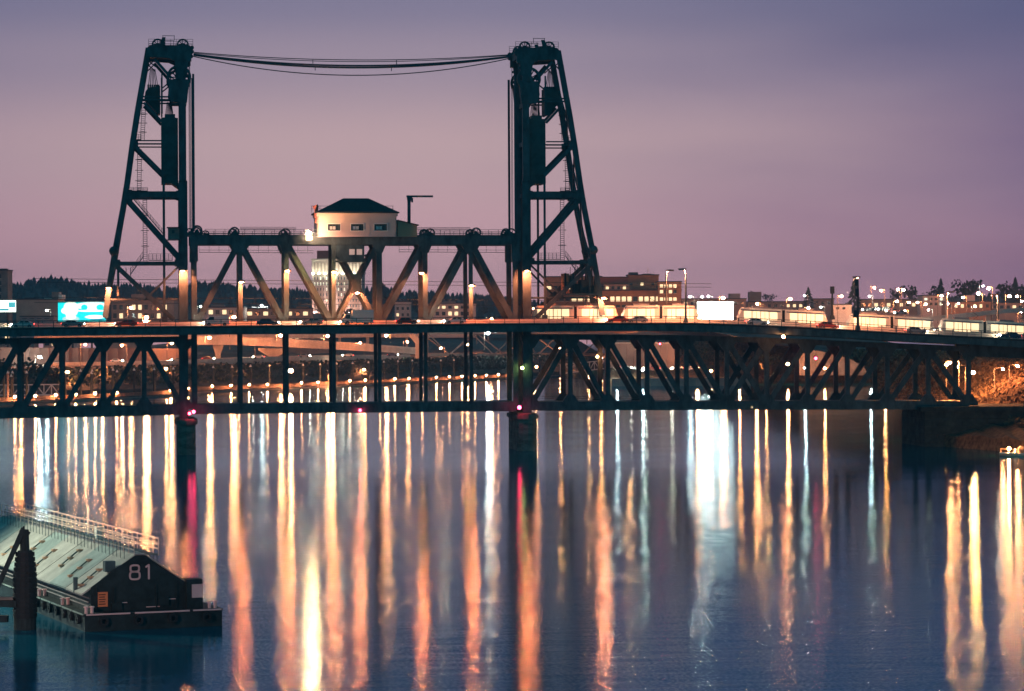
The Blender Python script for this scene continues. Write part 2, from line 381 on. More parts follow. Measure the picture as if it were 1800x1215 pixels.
# ------------------------------------------------------------------ bridge: upper road deck
YN, YF, TR = -7.0, 17.0, 10.0               # near deck edge, far deck edge, far truss plane
DECK = [(-150, 578.5), (0, 577), (200, 575), (400, 573.5), (700, 571), (900, 569), (1060, 568), (1200, 568), (1300, 570.5), (1400, 575), (1500, 580.5), (1600, 586.5), (1700, 591.5), (1800, 597), (1950, 606)]
DKX = [(P(x, y, YN).x, P(x, y, YN).z) for x, y in DECK]
def deck_z(X): return interp(DKX, X)
XL, XR = P(-150, 577, YN).x, P(1950, 606, YN).x
NS = 60; SX = [lerp(XL, XR, i / NS) for i in range(NS + 1)]
def strip(name, m, prof, x0=XL, x1=XR, parent=None, n=NS, loc=None):     # section (Y, dz) swept along the deck
    q = MB(); path = [(Vector((x, 0, deck_z(x))), Vector((0, 1, 0))) for x in [lerp(x0, x1, i / n) for i in range(n + 1)]]
    q.sweep(path, prof); return q.build(name, m, parent, loc)
deck = tag(strip('road', 'asphalt', [(YN, 0), (YN, -0.32), (YF, -0.32), (YF, 0)]), 'upper road deck carried across the river by the steel bridge', None, None, 'structure')
for yy, dz in ((YN + 0.1, 1.3), (YN + 5.6, 1.3), (TR + 1.2, 1.3), (YF - 0.5, 1.3)):
    strip('girder', 'steel', [(yy, -0.33), (yy, -0.33 - dz), (yy + 0.4, -0.33 - dz), (yy + 0.4, -0.33)], parent=deck)
q = MB()
for i in range(64):
    x = lerp(XL, XR, (i + .5) / 64); z = deck_z(x)
    q.box((x, (YN + YF) / 2, z - 1.0), (0.45, YF - YN - 1.6, 1.2))
fb = q.build('floor_beam', 'steel', deck); fb['kind'] = 'stuff'
# raised kerbs, barriers between lanes and tracks, painted lines
for yy in (YN + 0.9, YF - 1.3):
    strip('kerb', 'concrete', [(yy, 0.002), (yy, 0.16), (yy + 0.35, 0.16), (yy + 0.35, 0.002)], parent=deck)
def barrier(yy, label):
    b = thing('concrete_barrier', label, 'barrier', (0, yy, deck_z(0)))
    n = 36
    for i in range(n):
        x0 = lerp(XL, XR, i / n) + 0.03; x1 = lerp(XL, XR, (i + 1) / n) - 0.03
        strip('panel', 'concrete', [(yy, 0.003), (yy + .06, .35), (yy + .18, .95), (yy + .38, .95), (yy + .5, .35), (yy + .56, .003)], x0, x1, b, 2)
barrier(-1.7, 'pale concrete barrier between near traffic lane and steel truss')
barrier(11.3, 'pale concrete barrier along far traffic lane behind the trusses')
q = MB()
for yy in (-3.7,):
    for i in range(60):
        x = lerp(XL, XR, i / 60); x2 = x + 2.2
        q.add([(x, yy, deck_z(x) + .006), (x2, yy, deck_z(x2) + .006), (x2, yy + .15, deck_z(x2) + .006), (x, yy + .15, deck_z(x) + .006)], [(0, 1, 2, 3)])
lm = q.build('lane_marking', 'white', deck); lm['kind'] = 'stuff'
def road_rail(yy, label):
    t = thing('railing', label, 'railing', (0, yy, deck_z(0)))
    q = MB(); x = XL
    while x < XR:
        q.box((x, yy, deck_z(x) + 0.65), (0.13, 0.13, 1.3)); x += 2.95
    o = q.build('post', 'steel', t); o['kind'] = 'stuff'
    for dz, h in ((1.28, .12), (0.85, .08), (0.42, .08)):
        strip('rail', 'steel', [(yy - .05, dz), (yy + .05, dz), (yy + .05, dz + h), (yy - .05, dz + h)], parent=t)
road_rail(YN + 0.15, 'dark steel railing along the near edge of the road deck')
road_rail(YF - 0.15, 'dark steel railing along the far edge of the road deck')

# ------------------------------------------------------------------ bridge: trusses below the road
STW = 1.05
def X0(px, py=600): return P(px, py, 0).x
def z0(px, py): return P(px, py, 0).z
def low_z(px): return z0(px, interp([(-100, 729), (0, 726.5), (180, 723.5), (340, 719.5), (900, 714.5), (1300, 713), (1600, 712.5), (1800, 713)], px))
def top_z(px): return z0(px, interp([(-100, 601), (0, 600), (300, 597), (900, 592), (1200, 594), (1400, 600), (1500, 605), (1640, 611), (1800, 618)], px))
def approach(label, nodes, pattern, loc_px, chord_h=2.0):
    t = thing('truss_span', label, 'bridge span', (X0(loc_px), 0, low_z(loc_px)))
    n = len(nodes); xs = [X0(p) for p in nodes]; zt = [top_z(p) for p in nodes]; zb = [low_z(p) for p in nodes]
    for Y in (0.0, TR):
        for i in range(n - 1):
            MB().bar((xs[i], Y, zt[i]), (xs[i + 1], Y, zt[i + 1]), 1.1, .7).build('top_chord', 'steel', t)
            MB().bar((xs[i], Y, zb[i]), (xs[i + 1], Y, zb[i + 1]), chord_h, .8).build('bottom_chord', 'steel', t)
            k = pattern[i]
            if k in '\\X': MB().bar((xs[i], Y - .06, zt[i]), (xs[i + 1], Y - .06, zb[i + 1]), STW, .5).build('diagonal', 'steel', t)
            if k in '/X': MB().bar((xs[i], Y + .06, zb[i]), (xs[i + 1], Y + .06, zt[i + 1]), STW, .5).build('diagonal', 'steel', t)
        for i in range(n):
            MB().bar((xs[i], Y, zb[i]), (xs[i], Y, zt[i] + .3), .95, .55).build('vertical', 'steel', t)
            for zz, s in ((zt[i], -1), (zb[i], 1)):
                w = 1.9
                MB().prism([(xs[i] - w, Y - .42, zz), (xs[i] - w * .95, Y - .42, zz + s * .7), (xs[i] - .7, Y - .42, zz + s * 2.3), (xs[i] + .7, Y - .42, zz + s * 2.3), (xs[i] + w * .95, Y - .42, zz + s * .7), (xs[i] + w, Y - .42, zz)], (0, .84, 0)).build('gusset_plate', 'steel', t)
    for i in range(n):                       # cross frames, floor beams of the railway deck
        MB().bar((xs[i], 0.4, zt[i] - .1), (xs[i], TR - .4, zt[i] - .1), .9, .4, Vector((1, 0, 0))).build('cross_strut', 'steel', t)
        MB().bar((xs[i], 0.4, zb[i] - .35), (xs[i], TR - .4, zb[i] - .35), 1.1, .4, Vector((1, 0, 0))).build('floor_beam', 'steel', t)
        if i < n - 1:
            MB().bar((xs[i], .4, zt[i]), (xs[i + 1], TR - .4, zt[i + 1]), .35, .3, UP).build('sway_brace', 'steel', t)
            MB().bar((xs[i], TR - .4, zt[i] - .02), (xs[i + 1], .4, zt[i + 1] - .02), .35, .3, UP).build('sway_brace', 'steel', t)
    # railway floor, walkway rail
    q = MB(); z = [b + .55 for b in zb]
    q.sweep([(Vector((xs[i], 0, z[i])), Vector((0, 1, 0))) for i in range(n)], [(.5, 0), (.5, .35), (TR - .5, .35), (TR - .5, 0)]); q.build('track_deck', 'steel', t)
    q = MB(); x = xs[0] + .6; 
    for dz in (1.9, 2.35): q.sweep([(Vector((xs[i], -.9, zb[i] + dz - .4)), Vector((0, 1, 0))) for i in range(n)], [(0, 0), (.05, 0), (.05, .07), (0, .07)])
    while x < xs[-1]:
        zz = lerp(zb[0], zb[-1], (x - xs[0]) / (xs[-1] - xs[0])); q.box((x, -.9, zz + 1.4), (.07, .07, 1.2)); x += 2.2
    o = q.build('walkway_railing', 'steel', t); o['kind'] = 'stuff'
    return t
LN = [-112, -39, 34, 108, 181, 253, 323]
approach('left steel approach truss under the road, ending at the left tower', LN, ['/', '/', '/', '/', '/', '\\'], 110, 2.1)
RN = [932, 1002, 1068, 1137, 1206, 1277, 1347, 1419, 1489, 1559, 1631, 1702]
approach('right steel approach truss under the road with crossed middle panel', RN, ['/', '\\', '\\', '\\', '\\', 'X', '/', '/', '/', '/', '\\'], 1300, 1.75)
# stringer truss just under the left deck (horizontal bar at row 608) belongs to the left span
# short plate girder span over the right bank
t = thing('girder_span', 'short dark plate girder span over the right bank', 'bridge span', (X0(1750), 0, z0(1750, 628)))
for Y in (0.0, TR):
    a, b = X0(1702), X0(1960)
    MB().bar((a, Y, z0(1702, 613)), (b, Y, z0(1960, 625)), 3.0, .6).build('girder', 'steel', t)
for k in range(6):
    x = lerp(X0(1710), X0(1950), k / 5); MB().box((x, TR / 2, z0(1800, 619)), (.4, TR - .8, 1.6)).build('cross_strut', 'steel', t)

# ------------------------------------------------------------------ bridge: piers
def pier(label, x0, x1, ytop, Y0, Y1, foot=0.0):
    xa, xb = P(x0, 760, Y0).x, P(x1, 760, Y0).x; zt = P((x0 + x1) / 2, ytop, Y0).z
    t = thing('bridge_pier', label, 'bridge pier', ((xa + xb) / 2, (Y0 + Y1) / 2, 0))
    def shaft(inset, zb, ztop):
        r = []; n = 7; w = (xb - xa) / 2 - inset; cx = (xa + xb) / 2
        for k in range(n): a = math.pi + math.pi * k / (n - 1); r.append(Vector((cx + w * math.cos(a), Y0 + 2.2 + (2.2 - inset) * math.sin(a), zb)))
        for k in range(n): a = math.pi * k / (n - 1); r.append(Vector((cx + w * math.cos(a), Y1 - 2.2 + (2.2 - inset) * math.sin(a), zb)))
        return MB().prism(r, (0, 0, ztop - zb))
    h = zt / 5
    for k in range(5):                       # courses of the shaft
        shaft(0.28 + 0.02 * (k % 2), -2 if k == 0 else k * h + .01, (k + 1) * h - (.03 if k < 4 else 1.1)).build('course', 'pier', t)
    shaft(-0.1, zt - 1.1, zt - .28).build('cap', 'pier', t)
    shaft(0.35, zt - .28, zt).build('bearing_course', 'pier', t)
    return t
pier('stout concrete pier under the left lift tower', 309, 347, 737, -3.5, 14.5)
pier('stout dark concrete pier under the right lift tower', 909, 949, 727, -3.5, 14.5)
# right abutment: a broad pier and its wing wall
xa, xb = X0(1618), X0(1990)
t = thing('bridge_abutment', 'massive dark abutment wall at the right end of the bridge', 'abutment', ((xa + xb) / 2, 6, 0))
zt = z0(1700, 722)
for r in range(5):
    n = 9
    for k in range(n):
        off = (.5 if r % 2 else 0)
        a = lerp(xa, xb, max(0, (k - off)) / (n - .5)); b = lerp(xa, xb, min(n - .5, (k + 1 - off)) / (n - .5)) - .05
        MB().box(((a + b) / 2, 6 + random.uniform(-.05, .05), lerp(-.6, zt, (r + .5) / 5)), (b - a, 18, (zt + .6) / 5 - .05)).build('stone', 'shaded_stone', t)
MB().box(((xa + xb) / 2 - .3, 6, zt + .45), (xb - xa + 1.2, 19, .9)).build('coping', 'shaded_stone', t)

# ------------------------------------------------------------------ bridge: lift span
LX = [342, 423, 504, 587, 667, 748, 828, 906]
t = lift = thing('lift_span', 'central steel lift span hanging between the two tall towers', 'bridge span', (X0(625), 0, z0(625, 727)))
xs = [X0(p) for p in LX]; ztc = [z0(p, interp([(342, 421.5), (906, 422)], p)) for p in LX]; zdk = [deck_z(x) - .25 for x in xs]; zlo = [low_z(p) for p in LX]
for Y in (0.0, TR):
    for i in range(7):
        MB().bar((xs[i] - (.9 if i == 0 else 0), Y, ztc[i]), (xs[i + 1] + (.9 if i == 6 else 0), Y, ztc[i + 1]), 1.9, .9).build('top_chord', 'steel', t)
        MB().bar((xs[i], Y, zdk[i] - .45), (xs[i + 1], Y, zdk[i + 1] - .45), 1.0, .5).build('deck_chord', 'steel', t)
        MB().bar((xs[i], Y, zlo[i]), (xs[i + 1], Y, zlo[i + 1]), 1.95, .8).build('bottom_chord', 'steel', t)
    def dg(i, j, w=1.05, e=0.0): MB().bar((xs[i], Y + e, ztc[i] - .3), (xs[j], Y + e, zdk[j]), w, .55).build('diagonal', 'steel', t)
    dg(1, 0); dg(1, 2); dg(2, 3); dg(3, 4, .8, -.07); dg(4, 3, .8, .07); dg(5, 4); dg(6, 5); dg(6, 7, 1.15)
    for i in range(8):
        w = (1.0, .85, 1.0, .8, 1.15, .95, .8, 1.0)[i]
        MB().bar((xs[i], Y, zdk[i] - .4), (xs[i], Y, ztc[i]), w, .6).build('vertical', 'steel', t)
        MB().bar((xs[i], Y, zlo[i]), (xs[i], Y, zdk[i] - .6), .72 if i not in (0, 7) else 1.0, .5).build('hanger', 'steel', t)
        if i in (1, 2, 4, 5, 6):
            big = 1 if i in (1, 6) else .72
            zz = ztc[i] - .6; hw = 2.1 * big
            MB().prism([(xs[i] - hw, Y - .5, zz), (xs[i] - hw * .45, Y - .5, zz - 2.0), (xs[i] + hw * .45, Y - .5, zz - 2.0), (xs[i] + hw, Y - .5, zz)], (0, 1.0, 0)).build('gusset_plate', 'steel', t)
    xc = (xs[3] + xs[4]) / 2; zc = (ztc[3] + zdk[3]) / 2 + .0
    MB().prism([(xc - .9, Y - .4, zc - 1.9), (xc + .9, Y - .4, zc - 1.9), (xc + .9, Y - .4, zc + 1.9), (xc - .9, Y - .4, zc + 1.9)], (0, .8, 0)).build('gusset_plate', 'steel', t)
    MB().box((xs[0], Y, ztc[0] - 2.2), (1.5, 1.0, 4.2)).build('end_collar', 'steel', t)
    MB().box((xs[7], Y, ztc[7] - 2.2), (1.5, 1.0, 4.2)).build('end_collar', 'steel', t)
    # rope sheaves standing on the top chord
    for px, py, r in ((334, 409, .9), (347, 406, 1.15), (362, 412, .8), (413, 408, 1.05), (503, 410, 1.0), (746, 411, .95), (757, 410, 1.0), (826, 411, .85), (838, 409, 1.05), (890, 409, .9), (900, 410, 1.0)):
        if Y > 1 and px in (362, 746, 826, 890, 334): continue
        c = Vector((X0(px), Y, z0(px, py))); q = MB(); q.ring(c, r, r * .72, .35, 18)
        for k in range(6):
            a = k * math.pi / 3; q.bar(c, c + Vector((math.cos(a), 0, math.sin(a))) * r * .75, .13, .2)
        q.cyl(c - Vector((0, .3, 0)), c + Vector((0, .3, 0)), r * .3, 10); q.build('rope_sheave', 'steel', t)
        MB().prism([(c.x - r * .9, Y - .12, ztc[0] + .8), (c.x + r * .9, Y - .12, ztc[0] + .8), (c.x + r * .3, Y - .12, c.z), (c.x - r * .3, Y - .12, c.z)], (0, .24, 0)).build('sheave_stand', 'steel', t)
for i in range(8):
    MB().bar((xs[i], .5, ztc[i]), (xs[i], TR - .5, ztc[i]), 1.0, .5, Vector((1, 0, 0))).build('cross_strut', 'steel', t)
    MB().bar((xs[i], .5, zlo[i] - .2), (xs[i], TR - .5, zlo[i] - .2), 1.4, .5, Vector((1, 0, 0))).build('floor_beam', 'steel', t)
    if i < 7:
        MB().bar((xs[i], .5, ztc[i] + .2), (xs[i + 1], TR - .5, ztc[i + 1] + .2), .35, .3, UP).build('sway_brace', 'steel', t)
q = MB(); q.sweep([(Vector((xs[i], 0, zlo[i] + .6)), Vector((0, 1, 0))) for i in range(8)], [(.5, 0), (.5, .4), (TR - .5, .4), (TR - .5, 0)]); q.build('track_deck', 'steel', t)
# catwalks: on top of the chord, and hung under it
def catwalk(z_off, Y, hang, x0, x1, name):
    q = MB()
    for dz in ((.0, .55, 1.1) if not hang else (-1.15, -1.6)):
        q.bar((x0, Y, ztc[0] + z_off + dz), (x1, Y, ztc[7] + z_off + dz), .07, .07)
    x = x0
    while x < x1:
        zz = lerp(ztc[0], ztc[7], (x - xs[0]) / (xs[7] - xs[0])) + z_off
        if hang: q.bar((x, Y, zz), (x, Y, zz - 1.6), .06, .06)
        else: q.bar((x, Y, zz - .1), (x, Y, zz + 1.1), .09, .09)
        x += 1.95
    if hang: q.bar((x0, Y + .5, ztc[0] + z_off - 1.62), (x1, Y + .5, ztc[7] + z_off - 1.62), .05, 1.0)
    o = q.build(name, 'steel', t); o['kind'] = 'stuff'
catwalk(.95, -.55, False, xs[0] + 2.2, xs[7] - 1.0, 'catwalk_railing'); catwalk(.95, TR + .5, False, xs[0] + 2.2, xs[7] - 1.0, 'catwalk_railing')
catwalk(-.9, -.4, True, xs[0] + 1, xs[3] - 4, 'hung_walkway'); catwalk(-.9, -.4, True, xs[4] + 4, xs[7] - 1, 'hung_walkway')
MB().bar((xs[0], 0, ztc[0] + 1.22), (xs[7], 0, ztc[7] + 1.22), .16, .9).build('catwalk_floor', 'steel', t)
for dz, dy in ((1.95, -.1), (2.25, .15), (2.5, .3)):            # operating ropes along the chord
    MB().cyl((xs[1], dy, ztc[1] + dz), (xs[2] + 2, dy, ztc[2] + dz), .045, 5).build('operating_rope', 'cable', t)
    MB().cyl((xs[5] - 3, dy, ztc[5] + dz), (xs[6], dy, ztc[6] + dz), .045, 5).build('operating_rope', 'cable', t)

# ------------------------------------------------------------------ bridge: towers
def zL(py): return z0(323, py)
def oL(px, py=300): return X0(323, py) - P(px, py, 0).x       # metres outward from the tower's upright leg
def tower(label, side):                                       # side -1 left tower, +1 right tower
    xb = X0(323) if side < 0 else X0(926)
    t = thing('lift_tower', label, 'bridge tower', (xb, 5, z0(323, 735)))
    def pt(px, py, Y): 
        o = oL(px, py) if px != 323 else 0.0
        return Vector((xb + side * o, Y, zL(py)))
    def B(name, a, b, w, d, m='steel', both=True, e=0.0):
        for Y in ((0.0, TR) if both else (e,)):
            MB().bar(pt(*a, Y + (e if both else 0)), pt(*b, Y + (e if both else 0)), w, d).build(name, m, t)
    rear = [(263.5, 85), (255.5, 130), (243, 200), (234, 256), (225, 320), (217, 368), (203, 440), (193, 500), (185, 558)]
    for Y in (0.0, TR):
        MB().bar(pt(323, 130, Y), pt(323, 320, Y), 1.35, 1.1).build('front_leg', 'steel', t)
        MB().bar(pt(323, 318, Y), pt(323, 737, Y), 1.72, 1.1).build('front_leg', 'steel', t)
        for a, b in zip(rear, rear[1:]):
            MB().bar(pt(*a, Y), pt(*b, Y), 1.08, .8).build('rear_leg', 'steel', t)
        # built-up look: flange strips proud of the front leg
        for dx in (-.78, .78): MB().bar(pt(323, 320, Y) + Vector((dx, 0, 0)), pt(323, 735, Y) + Vector((dx, 0, 0)), .16, 1.3).build('leg_flange', 'steel', t)
        # head girder with rounded shoulders, and its knee braces
        MB().prism([pt(262, 103, Y - .5), pt(268, 101, Y - .5), pt(300, 103, Y - .5), pt(311, 108, Y - .5), pt(339, 108, Y - .5), pt(339, 84, Y - .5), pt(336, 80, Y - .5), pt(266, 80, Y - .5), pt(261, 85, Y - .5)], (0, 1.0, 0)).build('head_girder', 'steel', t)
        MB().prism([pt(309, 105, Y - .45), pt(334, 105, Y - .45), pt(331, 130, Y - .45), pt(313, 130, Y - .45)], (0, .9, 0)).build('sheave_post', 'steel', t)
        # main counterweight sheave: rim, spokes, hub
        c = pt(317, 136, Y); q = MB(); q.ring(c, 2.42, 1.95, 1.0, 30)
        for k in range(12):
            a = k * math.pi / 6; q.bar(c, c + Vector((math.cos(a), 0, math.sin(a))) * 2.0, .2, .3)
        q.cyl(c - Vector((0, .7, 0)), c + Vector((0, .7, 0)), .75, 14); q.build('main_sheave', 'steel', t)
        MB().prism([pt(300, 140, Y - .7), pt(335, 140, Y - .7), pt(331, 180, Y - .7), pt(304, 180, Y - .7), pt(298, 165, Y - .7)], (0, 1.4, 0)).build('sheave_bracket', 'steel', t)
        # two small sheaves on the roof
        for px in (280, 324):
            c = pt(px, 79, Y); q = MB(); q.ring(c, 1.2, .9, .5, 20)
            for k in range(8):
                a = k * math.pi / 4; q.bar(c, c + Vector((math.cos(a), 0, math.sin(a))) * .95, .14, .22)
            q.cyl(c - Vector((0, .35, 0)), c + Vector((0, .35, 0)), .35, 10); q.build('top_sheave', 'steel', t)
        # rail round the roof
        q = MB()
        for py in (70, 74, 78): q.bar(pt(264, py, Y - .9), pt(342, py, Y - .9), .06, .06)
        for k in range(9): q.bar(pt(264 + k * 9.7, 70, Y - .9), pt(264 + k * 9.7, 82, Y - .9), .07, .07)
        q.bar(pt(288, 64, Y - .9), pt(310, 64, Y - .9), .1, .1); q.bar(pt(289, 64, Y - .9), pt(289, 72, Y - .9), .1, .1); q.bar(pt(309, 64, Y - .9), pt(309, 72, Y - .9), .1, .1)
        q.build('roof_railing', 'steel', t)
        MB().prism([pt(288, 66, Y - .3), pt(294, 66, Y - .3), pt(291, 80, Y - .3), pt(283, 80, Y - .3)], (0, .6, 0)).build('roof_ladder_hood', 'steel', t)
        # rope lead blocks on the span side of the head
        for py in (84, 91): MB().cyl(pt(340, py, Y - .3), pt(340, py, Y + .3), .42, 10).build('lead_block', 'steel', t)
        for py in (116, 126, 134): MB().box(pt(333, py, Y), (.5, .4, .45)).build('bracket', 'steel', t)
        MB().bar(pt(336, 100, Y), pt(336, 134, Y), .12, .12).build('service_pipe', 'steel', t)
        # horizontals and diagonals of the side frame
    B('strut', (225, 342), (323, 342), 1.25, .8); B('strut', (205, 462.5), (323, 462.5), .62, .6)
    for py in (247.5, 253.5): B('strut', (238, py), (286, py), .24, .4)
    for py in (170.5, 175.5): B('strut', (252, py), (304, py), .3, .4)
    B('strut', (190, 526), (316, 526), .3, .3)
    B('diagonal', (238, 256), (290, 308), .72, .5); B('diagonal', (224, 349), (318, 455), .95, .5); B('diagonal', (206, 468), (306, 562), .85, .5)
    B('diagonal', (274, 104), (304, 138), .55, .45); B('diagonal', (255, 181), (286, 214), .5, .45); B('diagonal', (316, 467), (255, 527), .36, .3)
    B('diagonal', (288, 155), (304, 142), .25, .25); B('diagonal', (262, 106), (276, 118), .22, .25); B('diagonal', (276, 104), (262, 118), .22, .25)
    B('tie_rod', (304, 102), (330, 115), .25, .25)
    B('guide_column', (289.5, 320), (289.5, 562), .42, .4); B('guide_column', (208, 468), (208, 520), .4, .3); B('guide_column', (287, 130), (287, 200), .3, .3)
    for Y in (0.0, TR):                       # gussets where members meet
        for gx, gy, s in ((227, 342, 1.2), (317, 342, 1.0), (206, 463, 1.0), (240, 251, .8), (290, 562, .8), (314, 461, .9)):
            c = pt(gx, gy, Y); MB().box(c, (s * 1.3, .95, s * 1.5)).build('gusset_plate', 'steel', t)
    # cross frames between the two planes
    for px, py in ((262, 92), (323, 92), (234, 256), (225, 342), (323, 342), (204, 463), (323, 462), (186, 556), (323, 250), (323, 180)):
        MB().bar(pt(px, py, .55), pt(px, py, TR - .55), .9, .4, Vector((1, 0, 0))).build('cross_strut', 'steel', t)
    for a, b in (((234, 256), (225, 342)), ((225, 342), (204, 463)), ((204, 463), (186, 556)), ((250, 150), (234, 256))):
        MB().bar(pt(*a, .6), pt(*b, TR - .6), .4, .3, Vector((1, 0, 0))).build('cross_brace', 'steel', t)
        MB().bar(pt(*a, TR - .6), pt(*b, .6), .4, .3, Vector((1, 0, 0))).build('cross_brace', 'steel', t)
    MB().prism([pt(266, 98, .5), pt(336, 98, .5), pt(336, 84, .5), pt(266, 84, .5)], (0, TR - 1, 0)).build('head_floor', 'steel', t)
    # main counterweight with its fan of ropes
    cw = MB().prism([pt(285.5, 206, 1.2), pt(292, 206, 1.2), pt(292, 200, 1.2), pt(310, 200, 1.2), pt(310, 206, 1.2), pt(315, 207, 1.2), pt(315, 330, 1.2), pt(304, 322, 1.2), pt(285.5, 322, 1.2)], (0, TR - 2.4, 0)).build('counterweight', 'steel_dark', t)
    for k in range(6):                        # cast blocks seen on its face
        MB().box(pt(300, 258 + k * 11, 1.14), (2.9, .12, 1.1)).build('ballast_block', 'steel_dark', cw)
    for k in range(8):
        for Y in (3, 7): MB().cyl(pt(296 + k * 1.1, 178, Y), pt(293 + k * 2.0, 201, Y), .055, 5).build('counterweight_rope', 'cable', t)
    c2 = MB().prism([pt(258, 160, 2), pt(263, 153, 2), pt(284, 150, 2), pt(284, 198, 2), pt(280, 199, 2), pt(262, 180, 2), pt(256, 172, 2)], (0, TR - 4, 0)).build('span_counterweight', 'steel_dark', t)
    for k in range(6):
        MB().bar(pt(267 + k * 1.6, 118, 5), pt(263 + k * 3.5, 152, 5), .14, .14).build('counterweight_rope', 'cable', t)
        MB().box(pt(263 + k * 3.7, 150, 5), (.35, 1.5, .9)).build('rope_socket', 'steel', c2)
    # suspender ropes at the span end
    for dx, w in ((335.5, .09), (337.5, .09), (342, .42)):
        for Y in (0.0, TR):
            MB().bar(pt(dx, 137 if dx < 340 else 130, Y), pt(dx, 404, Y), w, w).build('suspender_rope', 'cable', t)
    # caged ladders between the platforms
    def ladder(x0, y0, x1, y1):
        q = MB(); a = pt(x0, y0, 1.2); b = pt(x1, y1, 1.2); L = (b - a).length; n = int(L / .42); d = Vector((.38, 0, 0))
        q.bar(a - d, b - d, .1, .1); q.bar(a + d, b + d, .1, .1)
        for k in range(n): c = a.lerp(b, (k + .5) / n); q.bar(c - d, c + d, .09, .09)
        for k in range(1, 4):
            c = a.lerp(b, k / 4); q.bar(c - d * 2.1, c + d * 2.1, .1, .7)
        q.build('ladder', 'steel', t)
    ladder(255, 184, 252, 248); ladder(247, 262, 246, 336); ladder(256, 350, 256, 460)
    def rail(x0, x1, y, h=10):
        q = MB()
        for k in range(3): q.bar(pt(x0, y - h * (k + 1) / 3, -.6), pt(x1, y - h * (k + 1) / 3, -.6), .07, .07)
        n = max(2, int(abs(x1 - x0) / 7))
        for k in range(n + 1): q.bar(pt(lerp(x0, x1, k / n), y, -.6), pt(lerp(x0, x1, k / n), y - h, -.6), .08, .08)
        q.bar(pt(x0, y, -.1), pt(x1, y, -.1), .14, 1.4); q.build('platform', 'steel', t)
    rail(228, 261, 336, 6); rail(262, 304, 457.5, 11); rail(241, 250, 246, 9)
    def stair(x0, y0, x1, y1, h=9):
        q = MB(); a, b = pt(x0, y0, -.3), pt(x1, y1, -.3); u = Vector((0, 0, h / 8.75))
        q.bar(a, b, .18, .1); q.bar(a + u, b + u, .08, .08); q.bar(a + u * .5, b + u * .5, .06, .06)
        n = int((b - a).length / .8)
        for k in range(n + 1):
            c = a.lerp(b, k / n); q.bar(c, c + u, .07, .07); q.box(c + Vector((0, .4, 0)), (.35, .8, .06))
        q.build('stair', 'steel', t)
    stair(252, 452, 230, 482); stair(236, 350, 290, 414, 7)
    B('bracket', (222, 470), (222, 484), .1, .1); B('bracket', (230, 470), (230, 484), .1, .1)
    # end portal of the railway deck: knuckle on the sloping leg
    for Y in (0.0, TR): MB().ball(pt(201, 441, Y - .2), .95, 8, 5).build('knuckle', 'steel', t)
    return t, pt
towerL, ptL = tower('left steel lift tower with a small hut beside its leg', -1)
towerR, ptR = tower('right steel lift tower with machinery platform near its base', 1)
# hut beside the left tower's upright leg
c = P(305, 411, -.2); h = thing('hut', 'small weathered metal hut hung beside left lift tower', 'hut', c - Vector((0, 0, 1.2)))
MB().box(c, (2.2, 2.0, 2.2)).build('wall', 'concrete_old', h); MB().box(c + Vector((0, 0, 1.2)), (2.6, 2.4, .2)).build('roof', 'roof', h)
MB().box(c + Vector((-.05, -1.02, .35)), (.5, .06, .6)).build('window', 'glass', h); MB().box(c - Vector((0, 0, 1.25)), (2.9, 2.4, .16)).build('floor', 'steel', h)
# machinery platform at the foot of the right tower
c0 = P(1024, 517, 3); h = thing('machinery_platform', 'dark platform crowded with winch boxes at right tower foot', 'platform', c0)
for a, b, t0, Y, m in ((988, 1056, 516, 3, 'steel'),):
    MB().prism([P(a, t0, -1), P(b, t0, -1), P(b, t0 + 3, -1), P(a, t0 + 3, -1)], (0, 8, 0)).build('floor', m, h)
for a, b, y0, y1, Y, m in ((1019, 1040, 492, 516, 2, 'steel'), (1005, 1018, 499, 516, 3, 'steel_dark'), (1040, 1050, 502, 516, 1, 'steel_dark'), (989, 1001, 481, 516, 4, 'ochre'), (1003, 1012, 484, 499, 4, 'concrete_old')):
    MB().prism([P(a, y1, Y), P(b, y1, Y), P(b, y0, Y), P(a, y0, Y)], (0, 2.4, 0)).build('winch_box', m, h)
for px in (994, 1008, 1030, 1046): MB().cyl(P(px, 480, 2.5), P(px, 516, 2.5), .22, 8).build('vent_pipe', 'steel', h)
q = MB()
for k in range(9): q.bar(P(990 + k * 8, 505, -.9), P(990 + k * 8, 517, -.9), .08, .08)
q.bar(P(990, 505, -.9), P(1054, 505, -.9), .08, .08); q.bar(P(990, 511, -.9), P(1054, 511, -.9), .06, .06); q.build('railing', 'steel', h)

